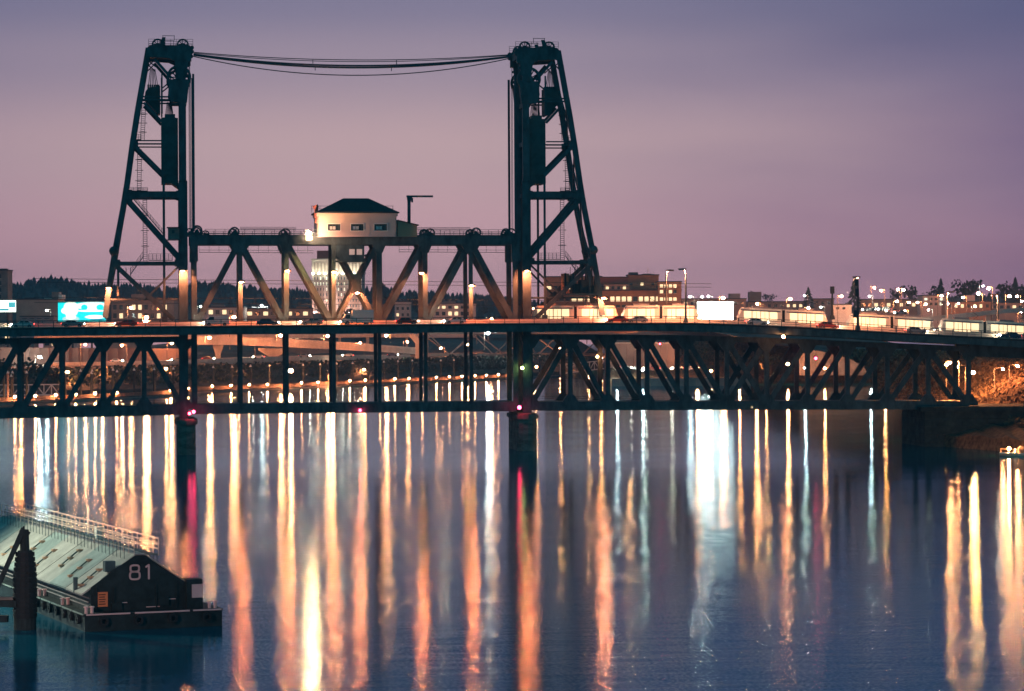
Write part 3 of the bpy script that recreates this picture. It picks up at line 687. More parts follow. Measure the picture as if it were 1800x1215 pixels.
# ------------------------------------------------------------------ machinery house, cabin, jib crane on the lift span
def machinery_house():
    Yn, Yf = -1.2, 11.2
    x0, x1 = P(558.5, 400, Yn).x, P(697, 400, Yn).x; zb, ze = P(628, 416.5, Yn).z, P(628, 380, Yn).z
    t = thing('machinery_house', 'pale machinery house with dark hipped roof on the lift span', 'machinery house', ((x0 + x1) / 2, 5, zb))
    # wall panels with three real openings
    def wx(px): return P(px, 400, Yn).x
    def wz(py): return P(628, py, Yn).z
    ops = [(576.5, 598), (617, 639), (658, 680)]
    cuts = [558.5] + [v for o in ops for v in o] + [697]
    for i in range(7):
        a, b = wx(cuts[i]), wx(cuts[i + 1])
        if i % 2 == 0: MB().box(((a + b) / 2, Yn, (zb + ze) / 2), (b - a - .004, .3, ze - zb)).build('wall', 'cream', t)
        else:
            z1, z2 = wz(405.5), wz(394)
            MB().box(((a + b) / 2, Yn, (zb + z1) / 2), (b - a, .3, z1 - zb)).build('wall', 'cream', t)
            MB().box(((a + b) / 2, Yn, (z2 + ze) / 2), (b - a, .3, ze - z2)).build('wall', 'cream', t)
            f = MB().box(((a + b) / 2, Yn + .12, (z1 + z2) / 2), (b - a, .06, z2 - z1)).build('window', 'glass', t)
            q = MB()
            for k in range(4): q.box((lerp(a, b, (k + .5) / 4.0), Yn - .02, (z1 + z2) / 2), (.07, .1, z2 - z1))
            q.box(((a + b) / 2, Yn - .02, z1 + .04), (b - a, .16, .08)); q.build('frame', 'steel', f)
            MB().box((lerp(a, b, .38), Yn + .06, lerp(z1, z2, .42)), ((b - a) * .5, .04, (z2 - z1) * .5)).build('blind', 'white', f)
    for k in range(10):                      # battens over the siding joints, clear of the windows
        x = lerp(x0 + .3, x1 - .3, k / 9)
        if any(wx(a) - .3 < x < wx(b_) + .3 for a, b_ in ops): continue
        MB().box((x, Yn - .17, (zb + ze) / 2), (.1, .04, ze - zb - .06)).build('batten', 'cream', t)
    for a, b_ in ops:
        q = MB(); A, Bx_ = wx(a), wx(b_); z1, z2 = wz(405.5), wz(394)
        q.box(((A + Bx_) / 2, Yn - .18, z2 + .07), (Bx_ - A + .3, .08, .14)); q.box(((A + Bx_) / 2, Yn - .2, z1 - .07), (Bx_ - A + .4, .12, .12))
        for xx in (A - .07, Bx_ + .07): q.box((xx, Yn - .18, (z1 + z2) / 2), (.13, .08, z2 - z1))
        q.build('window_trim', 'white', t)
    for xx in (x0 + .12, x1 - .12): MB().cyl((xx, Yn - .22, zb), (xx, Yn - .22, ze), .07, 6).build('downpipe', 'grey', t)
    MB().box((x0 + .15, (Yn + Yf) / 2, (zb + ze) / 2), (.3, Yf - Yn - .31, ze - zb)).build('wall', 'cream', t)
    MB().box((x1 - .15, (Yn + Yf) / 2, (zb + ze) / 2), (.3, Yf - Yn - .31, ze - zb)).build('wall', 'cream', t)
    MB().box(((x0 + x1) / 2, Yf, (zb + ze) / 2), (x1 - x0, .3, ze - zb)).build('wall', 'cream', t)
    zf = P(628, 373.5, Yn).z
    MB().box(((x0 + x1) / 2, (Yn + Yf) / 2, (ze + zf) / 2), (x1 - x0 + .5, Yf - Yn + .5, zf - ze)).build('fascia', 'cream', t)
    ex = .55; zr = P(628, 349, 5).z; ra, rb = P(603, 349, 5).x, P(647, 349, 5).x
    e = [(x0 - ex, Yn - ex, zf), (x1 + ex, Yn - ex, zf), (x1 + ex, Yf + ex, zf), (x0 - ex, Yf + ex, zf)]
    rr = [(ra, 4.2, zr), (rb, 4.2, zr), (rb, 5.8, zr), (ra, 5.8, zr)]
    q = MB(); q.hexa([Vector(v) for v in e] + [Vector(v) for v in rr]); rf = q.build('roof', 'roof', t)
    MB().box(((x0 + x1) / 2, (Yn + Yf) / 2, zf - .02), (x1 - x0 + 2 * ex, Yf - Yn + 2 * ex, .26)).build('gutter', 'roof', t)
    q = MB()
    for k in range(11):
        x = lerp(x0 - .4, x1 + .4, k / 10)
        q.bar((x, Yf + .7, zf), (x, Yf + .7, P(628, 361.5, Yf).z), .08, .08)
    for py in (362, 367): q.bar((x0 - .6, Yf + .7, P(628, py, Yf).z), (x1 + .6, Yf + .7, P(628, py, Yf).z), .08, .08)
    q.build('roof_railing', 'steel', t)
    # rusty vent stack at the left corner
    q = MB(); q.cyl(P(556, 382, -.5), P(556, 364, -.5), .4, 8); q.cyl(P(556, 366, -.5), P(554, 361, -.5), .55, 8); q.cyl(P(556, 392, -.5), P(558, 380, -.5), .3, 8); q.build('vent_stack', 'brick_red', t)
    # lean-to on the right
    a, b = P(699, 400, -1).x, P(733, 400, -1).x
    MB().prism([(a, -1, zb), (b, -1, zb), (b, -1, P(733, 396, -1).z), (a, -1, P(699, 388, -1).z)], (0, 8, 0)).build('lean_to', 'ochre', t)
    MB().prism([(a, -1.3, P(699, 388, -1).z), (b + .4, -1.3, P(735, 396.5, -1).z), (b + .4, -1.3, P(735, 395.2, -1).z), (a, -1.3, P(699, 386.4, -1).z)], (0, 9, 0)).build('lean_to_roof', 'roof', t)
machinery_house()
c = P(614, 445, .2)
t = thing('operator_cabin', 'dark operator cabin slung below the machinery house', 'cabin', c)
q = MB(); q.prism([P(590, 431, -1.2), P(640.5, 431, -1.2), P(640.5, 460, -1.2), P(600, 460, -1.2), P(590, 452, -1.2)], (0, 4, 0)); q.build('body', 'steel', t)
for a in (614, 627):
    f = MB().prism([P(a, 438, -1.25), P(a + 9.5, 438, -1.25), P(a + 9.5, 448, -1.25), P(a, 448, -1.25)], (0, .1, 0)).build('window', glow('cabin_window', (1.0, 0.62, 0.5), .32), t)
    MB().prism([P(a - .8, 448.2, -1.3), P(a + 10.3, 448.2, -1.3), P(a + 10.3, 450, -1.3), P(a - .8, 450, -1.3)], (0, .2, 0)).build('sill', 'steel', f)
MB().cyl(P(643, 449.5, -.8), P(643, 449.5, 0), .3, 8).build('horn', 'steel', t)
MB().prism([P(588, 458, -1.6), P(643, 458, -1.6), P(643, 460.5, -1.6), P(588, 460.5, -1.6)], (0, 4.6, 0)).build('floor_edge', 'steel', t)
b = P(719, 412, 3)
t = thing('jib_crane', 'small dark jib crane standing on the lift span', 'crane', b)
MB().cyl(P(719, 412, 3), P(719, 346, 3), .34, 10).build('mast', 'steel', t)
MB().bar(P(714.5, 345.3, 3), P(761, 345.3, 3), .38, .35).build('jib', 'steel', t)
MB().prism([P(715, 346, 2.8), P(725, 346, 2.8), P(721, 358, 2.8), P(717, 358, 2.8)], (0, .4, 0)).build('knee', 'steel', t)
MB().box(P(724.5, 352, 3), (.35, .4, .9)).build('hoist', 'steel', t)
MB().box(P(738, 345.3, 2.75), (1.0, .12, .22)).build('plate', 'sign_orange', t)

# ------------------------------------------------------------------ cables between the tower heads
CAB = [(0, 341, 92.0, 899, 96.0, 105.5, .06, 'topmost thin cable strung between the two tower heads'),
       (0, 341, 93.5, 899, 97.0, 108.5, .05, 'second thin cable from the top between tower heads'),
       (0, 340, 95.5, 898, 99.0, 115.5, .12, 'upper of two thick cables strung between tower heads'),
       (0, 340, 97.0, 898, 100.0, 118.5, .10, 'lower of two thick cables strung between tower heads'),
       (TR, 342, 98.0, 894, 101.0, 120.0, .05, 'faint thin cable just below the thick pair of cables'),
       (0, 339, 99.0, 897, 102.5, 132.5, .07, 'lowest most sagging cable between the two tower heads')]
for Y, xa, ya, xb, yb, ym, r, lab in CAB:
    A, Bp = P(xa, ya, Y), P(xb, yb, Y); Mz = P((xa + xb) / 2, ym, Y).z; sag = (A.z + Bp.z) / 2 - Mz
    q = MB(); n = 26; prev = A
    for k in range(1, n + 1):
        u = k / n; v = A.lerp(Bp, u) - Vector((0, 0, 4 * sag * u * (1 - u))); q.cyl(prev, v, r * 1.5, 5, cap=False); prev = v
    tag(q.build('overhead_cable', 'cable', loc=A), lab, 'cable', 'cables between the lift towers')
for px, y0, y1, lab in ((550, 106, 112, 'small spacer clamp on the upper cables, left of middle'), (697, 106, 113, 'small spacer clamp on the upper cables, right of middle'), (554, 119, 124, 'small spacer clamp on the lower cables, left of middle'), (688, 118, 125, 'small spacer clamp on the lower cables, right of middle')):
    tag(MB().bar(P(px, y0 - .8, .05), P(px, y1, .05), .14, .2).build('cable_spacer', 'cable', loc=P(px, y0, .05)), lab, 'spacer', 'spacers on the tower cables')
# overhead contact wires over the tracks
for py0, py1, Y, lab in ((493, 496, 3.2, 'upper overhead wire above the near track on the bridge'), (499, 502, 6.8, 'upper overhead wire above the far track on the bridge'), (525.5, 527, 3.2, 'lower trolley wire strung above the near bridge track'), (535, 536, 6.8, 'lower trolley wire strung above the far bridge track')):
    tag(MB().cyl(P(60, py0 - 3, Y), P(1250, py1 + 3, Y), .05, 5).build('trolley_wire', 'cable', loc=P(60, py0, Y)), lab, 'wire', 'overhead wires along the bridge')
# ------------------------------------------------------------------ lamps
def globe_lamp(name, foot, top, r, m, label, group=None, post='post', pr=.09):
    t = thing(name, label, 'lamp', foot, group)
    q = MB(); q.cyl(foot, Vector((foot.x, foot.y, top.z - r)), pr * 1.5, 6, pr); q.cyl(foot, foot + Vector((0, 0, .35)), pr * 2.6, 6); q.build('post', post, t)
    MB().ball(top, r, 8, 4).build('globe', m, t, smooth=True)
    MB().cyl(top + Vector((0, 0, r * .8)), top + Vector((0, 0, r * 1.5)), r * .8, 8, r * .1).build('cap', 'post_dark', t)
    return t
def street_lamp(px, py, dep, m, label, zg, arm=1, r=.5, post='post', group='street lamps beyond the bridge', pr=.16):
    top = D(px, py, dep); ax = RT * arm
    foot = Vector((top.x, top.y, zg)) - ax * 1.9
    t = thing('street_lamp', label, 'lamp', foot, group)
    q = MB(); up = Vector((foot.x, foot.y, top.z + r * .9)); q.cyl(foot, up, pr, 6, pr * .7); q.cyl(up, top + Vector((0, 0, r * .9)), pr * .7, 6, pr * .5); q.cyl(foot, foot + Vector((0, 0, .5)), pr * 2, 6); q.build('post', post, t)
    MB().ball(top, r, 8, 4, .75).build('lens', m, t, smooth=True)
    MB().box(top + Vector((0, 0, r * .85)), (r * 2.6, r * 1.5, r * .4), ax).build('housing', 'post_dark', t)
    return t
def bridge_lamp(px, py, Y, label, ax=1, m='lamp_bridge', r=.34):
    top = P(px, py, Y); t = thing('roadway_lamp', label, 'lamp', top, 'roadway lamps on the truss posts')
    MB().ball(top, r, 10, 4, .42, half=True).build('lens', m, t, smooth=True)
    MB().box(top + Vector((0, 0, .14)), (1.3, 1.2, .26)).build('housing', 'post_dark', t)
    for d in (-.66, .66): MB().box(top + Vector((d, 0, -.02)), (.05, 1.2, .6)).build('side_shield', 'post_dark', t)
    MB().bar(top + Vector((0, .45, .2)), Vector((top.x, -.5, top.z + .35)), .12, .12, Vector((1, 0, 0))).build('arm', 'post_dark', t)
for px, py, lab in ((321, 476, 'orange roadway lamp on the left tower upright leg'), (424, 496, 'orange roadway lamp on first upright right of left tower'),
                    (505, 476, 'orange roadway lamp on second upright right of left tower'), (587, 478, 'orange roadway lamp on post left of crossed panel'),
                    (628, 515, 'orange roadway lamp under the crossing of the middle diagonals'), (741, 480, 'orange roadway lamp on post right of machinery house crane'),
                    (829, 502, 'orange roadway lamp on last upright before right tower'), (926, 476, 'orange roadway lamp on the right tower upright leg'),
                    (191, 506, 'orange roadway lamp added on the outer leg of left tower'), (1061, 524, 'orange roadway lamp at the outer leg of right tower')):  # lamp on left tower's outer leg is added to light the left deck
    bridge_lamp(px, py, -1.9, lab)
b = P(543.5, 420, -4.2); t = thing('floodlight', 'blazing floodlight on a short post left of the machinery house', 'floodlight', b)
tp = P(543.5, 411, -4.2); MB().cyl(b - Vector((0, 0, .4)), tp - Vector((0, 0, .4)), .09, 6).build('post', 'post_dark', t)
MB().ball(tp, .42, 10, 6).build('lens', 'lamp_flood', t, smooth=True); MB().box(tp + Vector((-.35, .48, 0)), (.7, .1, 1.5)).build('reflector', 'post_dark', t); MB().box(tp + Vector((.0, .22, -.55)), (1.3, .62, .08)).build('tray', 'post_dark', t); MB().bar(tp + Vector((0, .5, -.6)), Vector((tp.x, .2, tp.z - .9)), .12, .12).build('arm', 'post_dark', t); MB().box(tp + Vector((-.72, .1, 0)), (.08, .8, 1.2)).build('barn_door', 'post_dark', t)
MB().ball(tp - Vector((0, .05, .6)), .36, 10, 4, .8, half=True).build('lens', 'lamp_water', t, smooth=True)  # second lens added to throw a bright streak on the water
MB().box(tp + Vector((0, .42, -.85)), (1.3, .06, .8)).build('back_shield', 'post_dark', t)  # shields added to keep the lower lens off the chord
for d in (-.66, .66): MB().box(tp + Vector((d, .1, -.85)), (.06, .9, .8)).build('side_shield', 'post_dark', t)
# red navigation lights and the odd coloured lamps on the bridge
def nav(px, py, Y, m, label, r=.24, name='navigation_light'):
    p = P(px, py, Y); t = thing(name, label, 'light', p, 'navigation lights on the bridge' if m == 'lamp_red' else None)
    MB().ball(p, r, 8, 5).build('lens', m, t, smooth=True); MB().box(p + Vector((0, 0, r + .1)), (r * 2.4, r * 2.4, .16)).build('cap', 'post_dark', t)
    MB().bar(p + Vector((0, .02, r)), p + Vector((0, 1.4, r + .3)), .1, .1, Vector((1, 0, 0))).build('bracket', 'post_dark', t)
nav(340.5, 724, -3.6, 'lamp_red', 'red navigation light on left pier, right one of the pair', .30)
nav(333, 727, -3.6, 'lamp_red', 'red navigation light on left pier, left one of the pair', .26)
nav(633, 721.5, -1.0, 'lamp_red', 'red navigation light at the middle of the lift span', .24)
nav(913, 716.5, -3.8, 'lamp_red', 'red navigation light above the right tower pier', .36)
nav(1434, 630, 5.0, 'lamp_red', 'red light inside the right approach truss', .26)
nav(1160, 604.5, 5.0, 'lamp_red', 'faint small red light under the right deck', .15)
nav(918, 647, -1.4, 'lamp_green', 'yellow green lamp on the right tower below the deck', .30, 'walkway_lamp')
nav(943, 645, 5.0, 'lamp_dim', 'small orange lamp inside the truss beside right tower', .24, 'walkway_lamp')
nav(1377, 592, -7.6, 'lamp_dim', 'orange lamp hung under the deck edge right of middle panel', .33, 'deck_lamp')
nav(1050, 627, 8.0, 'lamp_dim', 'orange lamp inside the right truss near its second post', .26, 'walkway_lamp')
nav(1322, 716, -1.2, 'win_warm', 'dim worklight on the lower chord of the right truss', .15, 'worklight')

# ------------------------------------------------------------------ eastern bank: floating walkway, its lamps and mooring piles
WALK = [(-260, 722), (-100, 715), (0, 711), (62, 708), (98, 706), (133, 705), (167, 703.5), (300, 697), (373, 689), (438, 687), (500, 684.5), (560, 681.5), (615, 679), (668, 676.5),
        (719, 674), (765, 672.5), (812, 670.5), (875, 667.5), (930, 664), (985, 660.5)]
t = thing('floating_walkway', 'long low floating walkway with pale parapet along the eastern bank', 'walkway', W(400, 688))
path = [(W(x, y), FW) for x, y in WALK]
for i in range(len(path) - 1):
    a, b = path[i][0], path[i + 1][0]; g = (b - a).normalized() * .15
    MB().sweep([(a + g, FW), (b - g, FW)], [(0, -.3), (0, .85), (5, .85), (5, -.3)]).build('pontoon', 'concrete_old', t)
    MB().sweep([(a + g, FW), (b - g, FW)], [(4.7, .86), (4.7, 2.0), (4.95, 2.0), (4.95, .86)]).build('parapet', 'dark_rail', t)
    MB().sweep([(a + g, FW), (b - g, FW)], [(-.12, .6), (-.12, .84), (-.005, .84), (-.005, .6)]).build('fender', 'wood', t)
q = MB()
for i in range(len(path) - 1):
    a, b = path[i][0], path[i + 1][0]; n = max(1, int((b - a).length / 3))
    for k in range(n): c = a.lerp(b, k / n) + FW * .25; q.bar(c + UP * .85, c + UP * 1.9, .1, .1)
    for dz in (1.4, 1.9): q.bar(a + FW * .25 + UP * dz, b + FW * .25 + UP * dz, .08, .08)
o = q.build('railing', 'post', t); o['kind'] = 'stuff'
LAMPX = [(-90, 713), (-45, 711), (-8, 706), (26, 704), (62, 702), (98, 700), (133, 699), (167, 697), (205, 695), (300, 690), (330, 689), (373, 682), (406, 681), (438, 680), (470, 679), (500, 678), (530, 676), (559, 675),
         (586, 674), (615, 672.5), (642, 671), (668, 670), (694, 669), (719, 668), (742, 667), (767, 666), (790, 665), (812, 664), (835, 663), (855, 662), (876, 661.5), (897, 660)]
LM = {}
for i, (x, y) in enumerate(LAMPX):
    f = W(x, interp(WALK, x)) + FW * .8; f.z = .85
    big = (.40 if i < 11 else .30 if i % 3 else .36)
    top = D(x, y, depth_of(f)); top.z = max(top.z, 2.2)
    globe_lamp('walkway_lamp', f, top, big, 'lamp_walk', 'orange globe lamp on the floating walkway, %s from the left' % nth(i + 1), 'globe lamps along the floating walkway')
PILES = [(7, 656), (14, 655), (22, 655), (20, 661), (47, 655), (115, 658), (142, 652), (162, 652), (161, 656), (199, 650), (206, 653), (236, 650), (250, 653), (271, 649), (305, 648), (375, 645.5), (408, 645),
         (441, 643.5), (473, 643), (533, 641.5), (563, 640.5), (592, 639), (620, 638), (648, 637), (675, 636), (700, 635), (725, 634), (775, 633.5), (798, 632.5), (935, 626.5), (949, 626)]
for i, (x, y) in enumerate(sorted(PILES)):
    f = W(x, interp(WALK, x) - 1.2) ; f.z = -2; dep = depth_of(f); top = D(x, y + 1.5, dep)
    t = thing('mooring_pile', 'dark pile with white conical cap by the walkway, %s from the left' % nth(i + 1), 'pile', f, 'mooring piles along the floating walkway')
    MB().cyl(f, Vector((f.x, f.y, top.z)), .38, 8).build('shaft', 'concrete_old' if i in (1, 12) else 'wood', t)
    MB().cyl(Vector((f.x, f.y, top.z)), Vector((f.x, f.y, top.z + .95)), .52, 8, .05).build('cap', 'white', t)
def gangway(label, x0, x1, yt0, yb0, yt1, yb1, dep, n):
    t = thing('gangway', label, 'gangway', D((x0 + x1) / 2, (yb0 + yb1) / 2, dep))
    for off in (0, 2.6):
        d = dep + off
        A = [D(lerp(x0, x1, k / n), lerp(yt0, yt1, k / n), d) for k in range(n + 1)]; B = [D(lerp(x0, x1, k / n), lerp(yb0, yb1, k / n), d) for k in range(n + 1)]
        MB().bar(A[0], A[-1], .4, .3, FW).build('top_chord', 'white', t); MB().bar(B[0], B[-1], .45, .3, FW).build('bottom_chord', 'white', t)
        for k in range(n):
            if k % 2: MB().bar(A[k], B[k + 1], .32, .25, FW).build('diagonal', 'white', t)
            else: MB().bar(B[k], A[k + 1], .32, .25, FW).build('diagonal', 'white', t)
            MB().bar(A[k], B[k], .3, .25, FW).build('vertical', 'white', t)
    a, b = D(x0, yb0, dep + 1.3), D(x1, yb1, dep + 1.3); MB().bar(a, b, .2, 2.4, FW).build('floor', 'concrete_old', t)
gangway('white zigzag truss gangway above the leftmost walkway lamps', -30, 104, 677, 695, 676, 694, 1016, 10)
gangway('pale truss gangway sloping up behind the right tower', 985, 1062, 641, 657, 634, 648, 1330, 9)

# ------------------------------------------------------------------ elevated roads on the eastern bank
def e_dep(x): return interp([(-200, 1090), (0, 1110), (400, 1230), (700, 1360), (1000, 1480)], x)
def ramp(label, pts, extra, wid, piers=(), m='concrete', parap=5):
    """pts: (px, y of barrier top, y of girder soffit)"""
    t = thing('elevated_ramp', label, 'ramp', D(pts[0][0], pts[0][2], e_dep(pts[0][0]) + extra))
    for (xa, ya, ba), (xb, yb, bb) in zip(pts, pts[1:]):
        da, db = e_dep(xa) + extra, e_dep(xb) + extra
        A1, A2, B1, B2 = D(xa, ya, da), D(xa, ba, da), D(xb, yb, db), D(xb, bb, db)
        hA, hB = A1.z - A2.z, B1.z - B2.z; s = (B1 - A1).normalized() * .06
        def seg(name, f0, f1, o0, o1, mm):
            MB().hexa([A1 + s + FW * o0 - UP * hA * f1, B1 - s + FW * o0 - UP * hB * f1, B1 - s + FW * o1 - UP * hB * f1, A1 + s + FW * o1 - UP * hA * f1,
                       A1 + s + FW * o0 - UP * hA * f0, B1 - s + FW * o0 - UP * hB * f0, B1 - s + FW * o1 - UP * hB * f0, A1 + s + FW * o1 - UP * hA * f0]).build(name, mm, t)
        seg('barrier', 0, .3, 0, .4, m); seg('deck_slab', .305, .42, -.5, wid, 'concrete'); seg('girder', .425, 1, .6, 1.4, m); seg('girder', .43, 1, wid - 1.4, wid - .6, m)
        seg('barrier', -.02, .3, wid - .4, wid, m)
    for p in piers:
        x, yt, yb, w = p[:4]; d = e_dep(x) + extra + wid / 2
        c = D(x, yt, d); f = D(x, yb, d); ww = w * d / FPX
        if len(p) > 4:                        # flared head
            hw = p[4] * d / FPX / 2
            MB().prism([c + RT * -hw, c + RT * hw, c + RT * (hw) - UP * 1.0, c + RT * ww * .5 - UP * 4.2, c - RT * ww * .5 - UP * 4.2, c - RT * hw - UP * 1.0], FW * 1.8).build('pier_head', m, t)
        MB().box((c + f) / 2 + FW * .9 , (ww, 1.7, c.z - f.z), RT).build('pier', m, t)
    return t
ramp('lower elevated road with pale girders just behind the walkway', [(84, 638, 651), (160, 637, 650.5), (230, 635.5, 649.5), (300, 634, 649), (345, 632, 648), (420, 629, 646.5), (500, 627, 645), (580, 625.5, 644), (650, 625, 643), (720, 624, 641.5)], 14, 11,
     ((265, 649, 680, 9), (387, 647, 676, 14, 34), (447, 646, 674, 5), (482, 645, 675, 13), (498, 645, 673, 6), (569, 643.5, 671, 7), (645, 642, 669, 6), (708, 641, 664, 7)))
ramp('upper elevated road crossing behind with Y shaped pier', [(345, 592, 606), (420, 593, 607), (500, 596, 610), (560, 599.5, 613), (620, 603, 616.5), (680, 608, 619.5), (735, 612, 623)], 60, 12, ((383, 606, 634, 9, 18), (480, 612, 634, 11, 52)))
ramp('faint topmost elevated road with columns behind the others', [(60, 586, 596), (180, 587, 597), (300, 588, 598), (470, 588, 596), (560, 588, 594), (650, 587, 593), (735, 587, 593)], 150, 12, ((597, 593, 612, 4), (646, 592, 612, 5), (664, 592, 612, 3), (715, 592, 614, 4)))
t = thing('sound_wall', 'pinkish concrete wall lining the road behind the left truss', 'wall', D(160, 640, 1165))
for k in range(20):
    xa, xb = lerp(0, 345, k / 20), lerp(0, 345, (k + 1) / 20) - .4; d = e_dep(xa) + 45
    MB().prism([D(xa, 640, d), D(xb, 640, d), D(xb, 611 + k * .1, d), D(xa, 611 + k * .1, d)], FW * .5).build('panel', 'wall_pink', t)
MB().prism([D(730, 672, 1398), D(742, 672, 1398), D(742, 610, 1398), D(733, 585, 1398), D(722, 585, 1398), D(730, 604, 1398)], FW * 3)
t = thing('bridge_pier', 'tall pale concrete pier with hammer head behind the lift span', 'bridge pier', D(736, 668, 1398))
MB().prism([D(730, 676, 1398), D(742, 676, 1398), D(742, 626, 1398), D(730, 626, 1398)], FW * 3).build('shaft', 'concrete', t)
MB().prism([D(730, 625.8, 1397.8), D(742, 625.8, 1397.8), D(742, 606, 1397.8), D(733.5, 592, 1397.8), D(730, 588, 1397.8), D(720, 588, 1397.8), D(720, 592, 1397.8), D(730, 604, 1397.8)], FW * 3.4).build('head', 'concrete', t)
def x_truss(label, x0, x1, ytop, ybot, dep0, dep1, n):
    t = thing('truss_bridge', label, 'bridge', D(x0, ybot, dep0))
    for off in (0, 9):
        T = []; Bm = []
        for k in range(n + 1):
            f = k / n; d = lerp(dep0, dep1, f) + off; T.append(D(lerp(x0, x1, f), ytop, d)); Bm.append(D(lerp(x0, x1, f), ybot, d))
        MB().bar(T[0], T[-1], .9, .7, FW).build('top_chord', 'concrete_old', t); MB().bar(Bm[0], Bm[-1], 1.15, .7, FW).build('bottom_chord', 'concrete_old', t)
        for k in range(n):
            if k % 2 == 0: MB().bar(T[k], Bm[k + 1], .6, .4, FW).build('diagonal', 'concrete_old', t)
            else: MB().bar(Bm[k], T[k + 1], .6, .4, FW).build('diagonal', 'concrete_old', t)
            if k % 2 == 0: MB().bar(T[k], T[k].lerp(Bm[k], .5 if k else 1), .45, .35, FW).build('hanger', 'concrete_old', t)
x_truss('pinkish steel truss bridge seen through the right end of lift span', 752, 1062, 586, 624, 1440, 1530, 8)
x_truss('second steel truss bridge crossing just behind the pinkish one', 741, 1080, 586, 623, 1475, 1560, 7)
for x, a, b, lab in ((765, 624, 668, 'pale pier under left end of pinkish truss bridge'), (838, 624, 655, 'pale pier under middle of pinkish truss bridge'), (960, 625, 652, 'pale pier under right half of pinkish truss bridge')):
    d = lerp(1440, 1530, (x - 752) / 310); t = thing('bridge_pier', lab, 'bridge pier', D(x, b, d))
    MB().prism([D(x - 4, b, d), D(x + 4, b, d), D(x + 4, a + 4, d), D(x - 4, a + 4, d)], FW * 10).build('shaft', 'concrete_old', t)
    MB().prism([D(x - 7, a + 3.8, d - .3), D(x + 7, a + 3.8, d - .3), D(x + 7, a + .6, d - .3), D(x - 7, a + .6, d - .3)], FW * 10.6).build('cap', 'concrete_old', t)

# ------------------------------------------------------------------ western bank: seawalls
def seawall(label, x0, x1, yt, yb, dep, n, m, lift=0):
    t = thing('seawall', label, 'wall', D((x0 + x1) / 2, yb, dep))
    for k in range(n):
        xa, xb = lerp(x0, x1, k / n), lerp(x0, x1, (k + 1) / n) - .35
        MB().prism([D(xa, yb, dep), D(xb, yb, dep), D(xb, yt + lift * (k + 1) / n, dep), D(xa, yt + lift * k / n, dep)], FW * 1.2).build('panel', m, t)
    MB().prism([D(x0, yt + .2, dep - .3), D(x1, yt + lift + .2, dep - .3), D(x1, yt + lift - 2, dep - .3), D(x0, yt - 2, dep - .3)], FW * 1.8).build('coping', 'concrete', t)
seawall('tall pinkish river wall seen through the right truss', 1066, 1186, 604, 652, 1195, 10, 'wall_pink')
seawall('brownish river wall below the right end of the deck', 1405, 1575, 614, 660, 1185, 12, 'concrete_old', 3)
seawall('low pale quay wall at the water right of the river wall', 1075, 1320, 668, 680, 1150, 18, 'concrete', -3)
# ------------------------------------------------------------------ street lamps beyond the bridge
EL = [(256, 565, 1230, 'lamp', 'bright orange street lamp beside left tower, lower of the pair', 12, -1, .62), (258, 558, 1275, 'lamp', 'bright orange street lamp beside left tower, upper of the pair', 12, 1, .55),
      (411, 558, 1300, 'lamp', 'orange street lamp just above the rail below first hanger', 14, 1, .52), (230, 541, 1500, 'lamp', 'orange street lamp in front of the windowed left building', 15, 1, .5),
      (368, 594, 1262, 'lamp', 'orange street lamp under the deck right of left tower', 17.5, 1, .5), (493, 590, 1300, 'lamp', 'orange street lamp under the deck over the V shaped pier', 18, 1, .5),
      (576, 591, 1330, 'lamp', 'orange street lamp under the deck left of the crossed panel', 18, 1, .5), (679, 590, 1375, 'lamp', 'orange street lamp under the deck right of crossed panel', 18, -1, .5),
      (864, 561, 1550, 'lamp', 'orange street lamp at rail height left of right tower', 16, 1, .45), (939, 543, 1500, 'lamp', 'orange street lamp glowing beside right tower leg', 16, 1, .5),
      (1105, 562, 1600, 'lamp', 'orange street lamp at rail height right of right tower', 18, 1, .48), (1134, 538, 1650, 'lamp', 'orange street lamp before the brick office block', 20, 1, .5),
      (247, 513, 1750, 'lamp', 'orange lamp on a mast over the windowed left building roof', 15, 1, .42), (82, 546, 1400, 'lamp_white', 'white lamp on the brown wall right of small billboard', 14, -1, .33),
      (858, 586, 1420, 'lamp_white', 'white lamp under the deck inside the pinkish truss bridge', 12, 1, .5), (70, 628, 1150, 'lamp_white', 'white lamp among trees behind the left truss', 8, 1, .5),
      (353, 539, 1500, 'lamp_white', 'small white lamp right of the left tower base', 14, 1, .28), (460, 537, 1500, 'lamp_white', 'small white lamp over the low sheds by second hanger', 14, 1, .28),
      (511, 652, 1130, 'lamp', 'orange lamp low under the ramps beside second hanger', 2.5, 1, .62), (118, 655, 1090, 'lamp', 'orange lamp on the dark bank behind leftmost walkway', 3, 1, .5),
      (585, 660, 1160, 'lamp', 'orange lamp low on the bank beside third hanger', 3, 1, .5), (1013, 648, 1500, 'lamp_white', 'white lamp beyond the gangway right of right tower', 6, 1, .5), (1057, 630, 1450, 'lamp', 'orange lamp at the head of right gangway', 8, -1, .45)]
for px, py, d, m, lab, zg, arm, r in EL: street_lamp(px, py, d, m, lab, zg, arm, r * 1.35)
for i, (px, py, d) in enumerate(((36, 603, 1128), (150, 606, 1148), (214, 607, 1162), (302, 604, 1178), (441, 602, 1330), (535, 606, 1370), (633, 603, 1400), (716, 601, 1440), (775, 612, 1460), (822, 606, 1500), (985, 612, 1520), (60, 648, 1100), (180, 646, 1112), (292, 648, 1135), (420, 652, 1190), (640, 650, 1275), (690, 648, 1310))):
    street_lamp(px, py, d, 'lamp', 'small orange lamp added in the %s row among the ramps, %s from the left' % (('upper', nth(i + 1)) if i < 11 else ('lower', nth(i - 10))), 8 if py < 640 else 4, 1 if i % 2 else -1, .42, group='small lamps added among the ramps')  # lamps added to brighten the ramps and the wall behind the truss
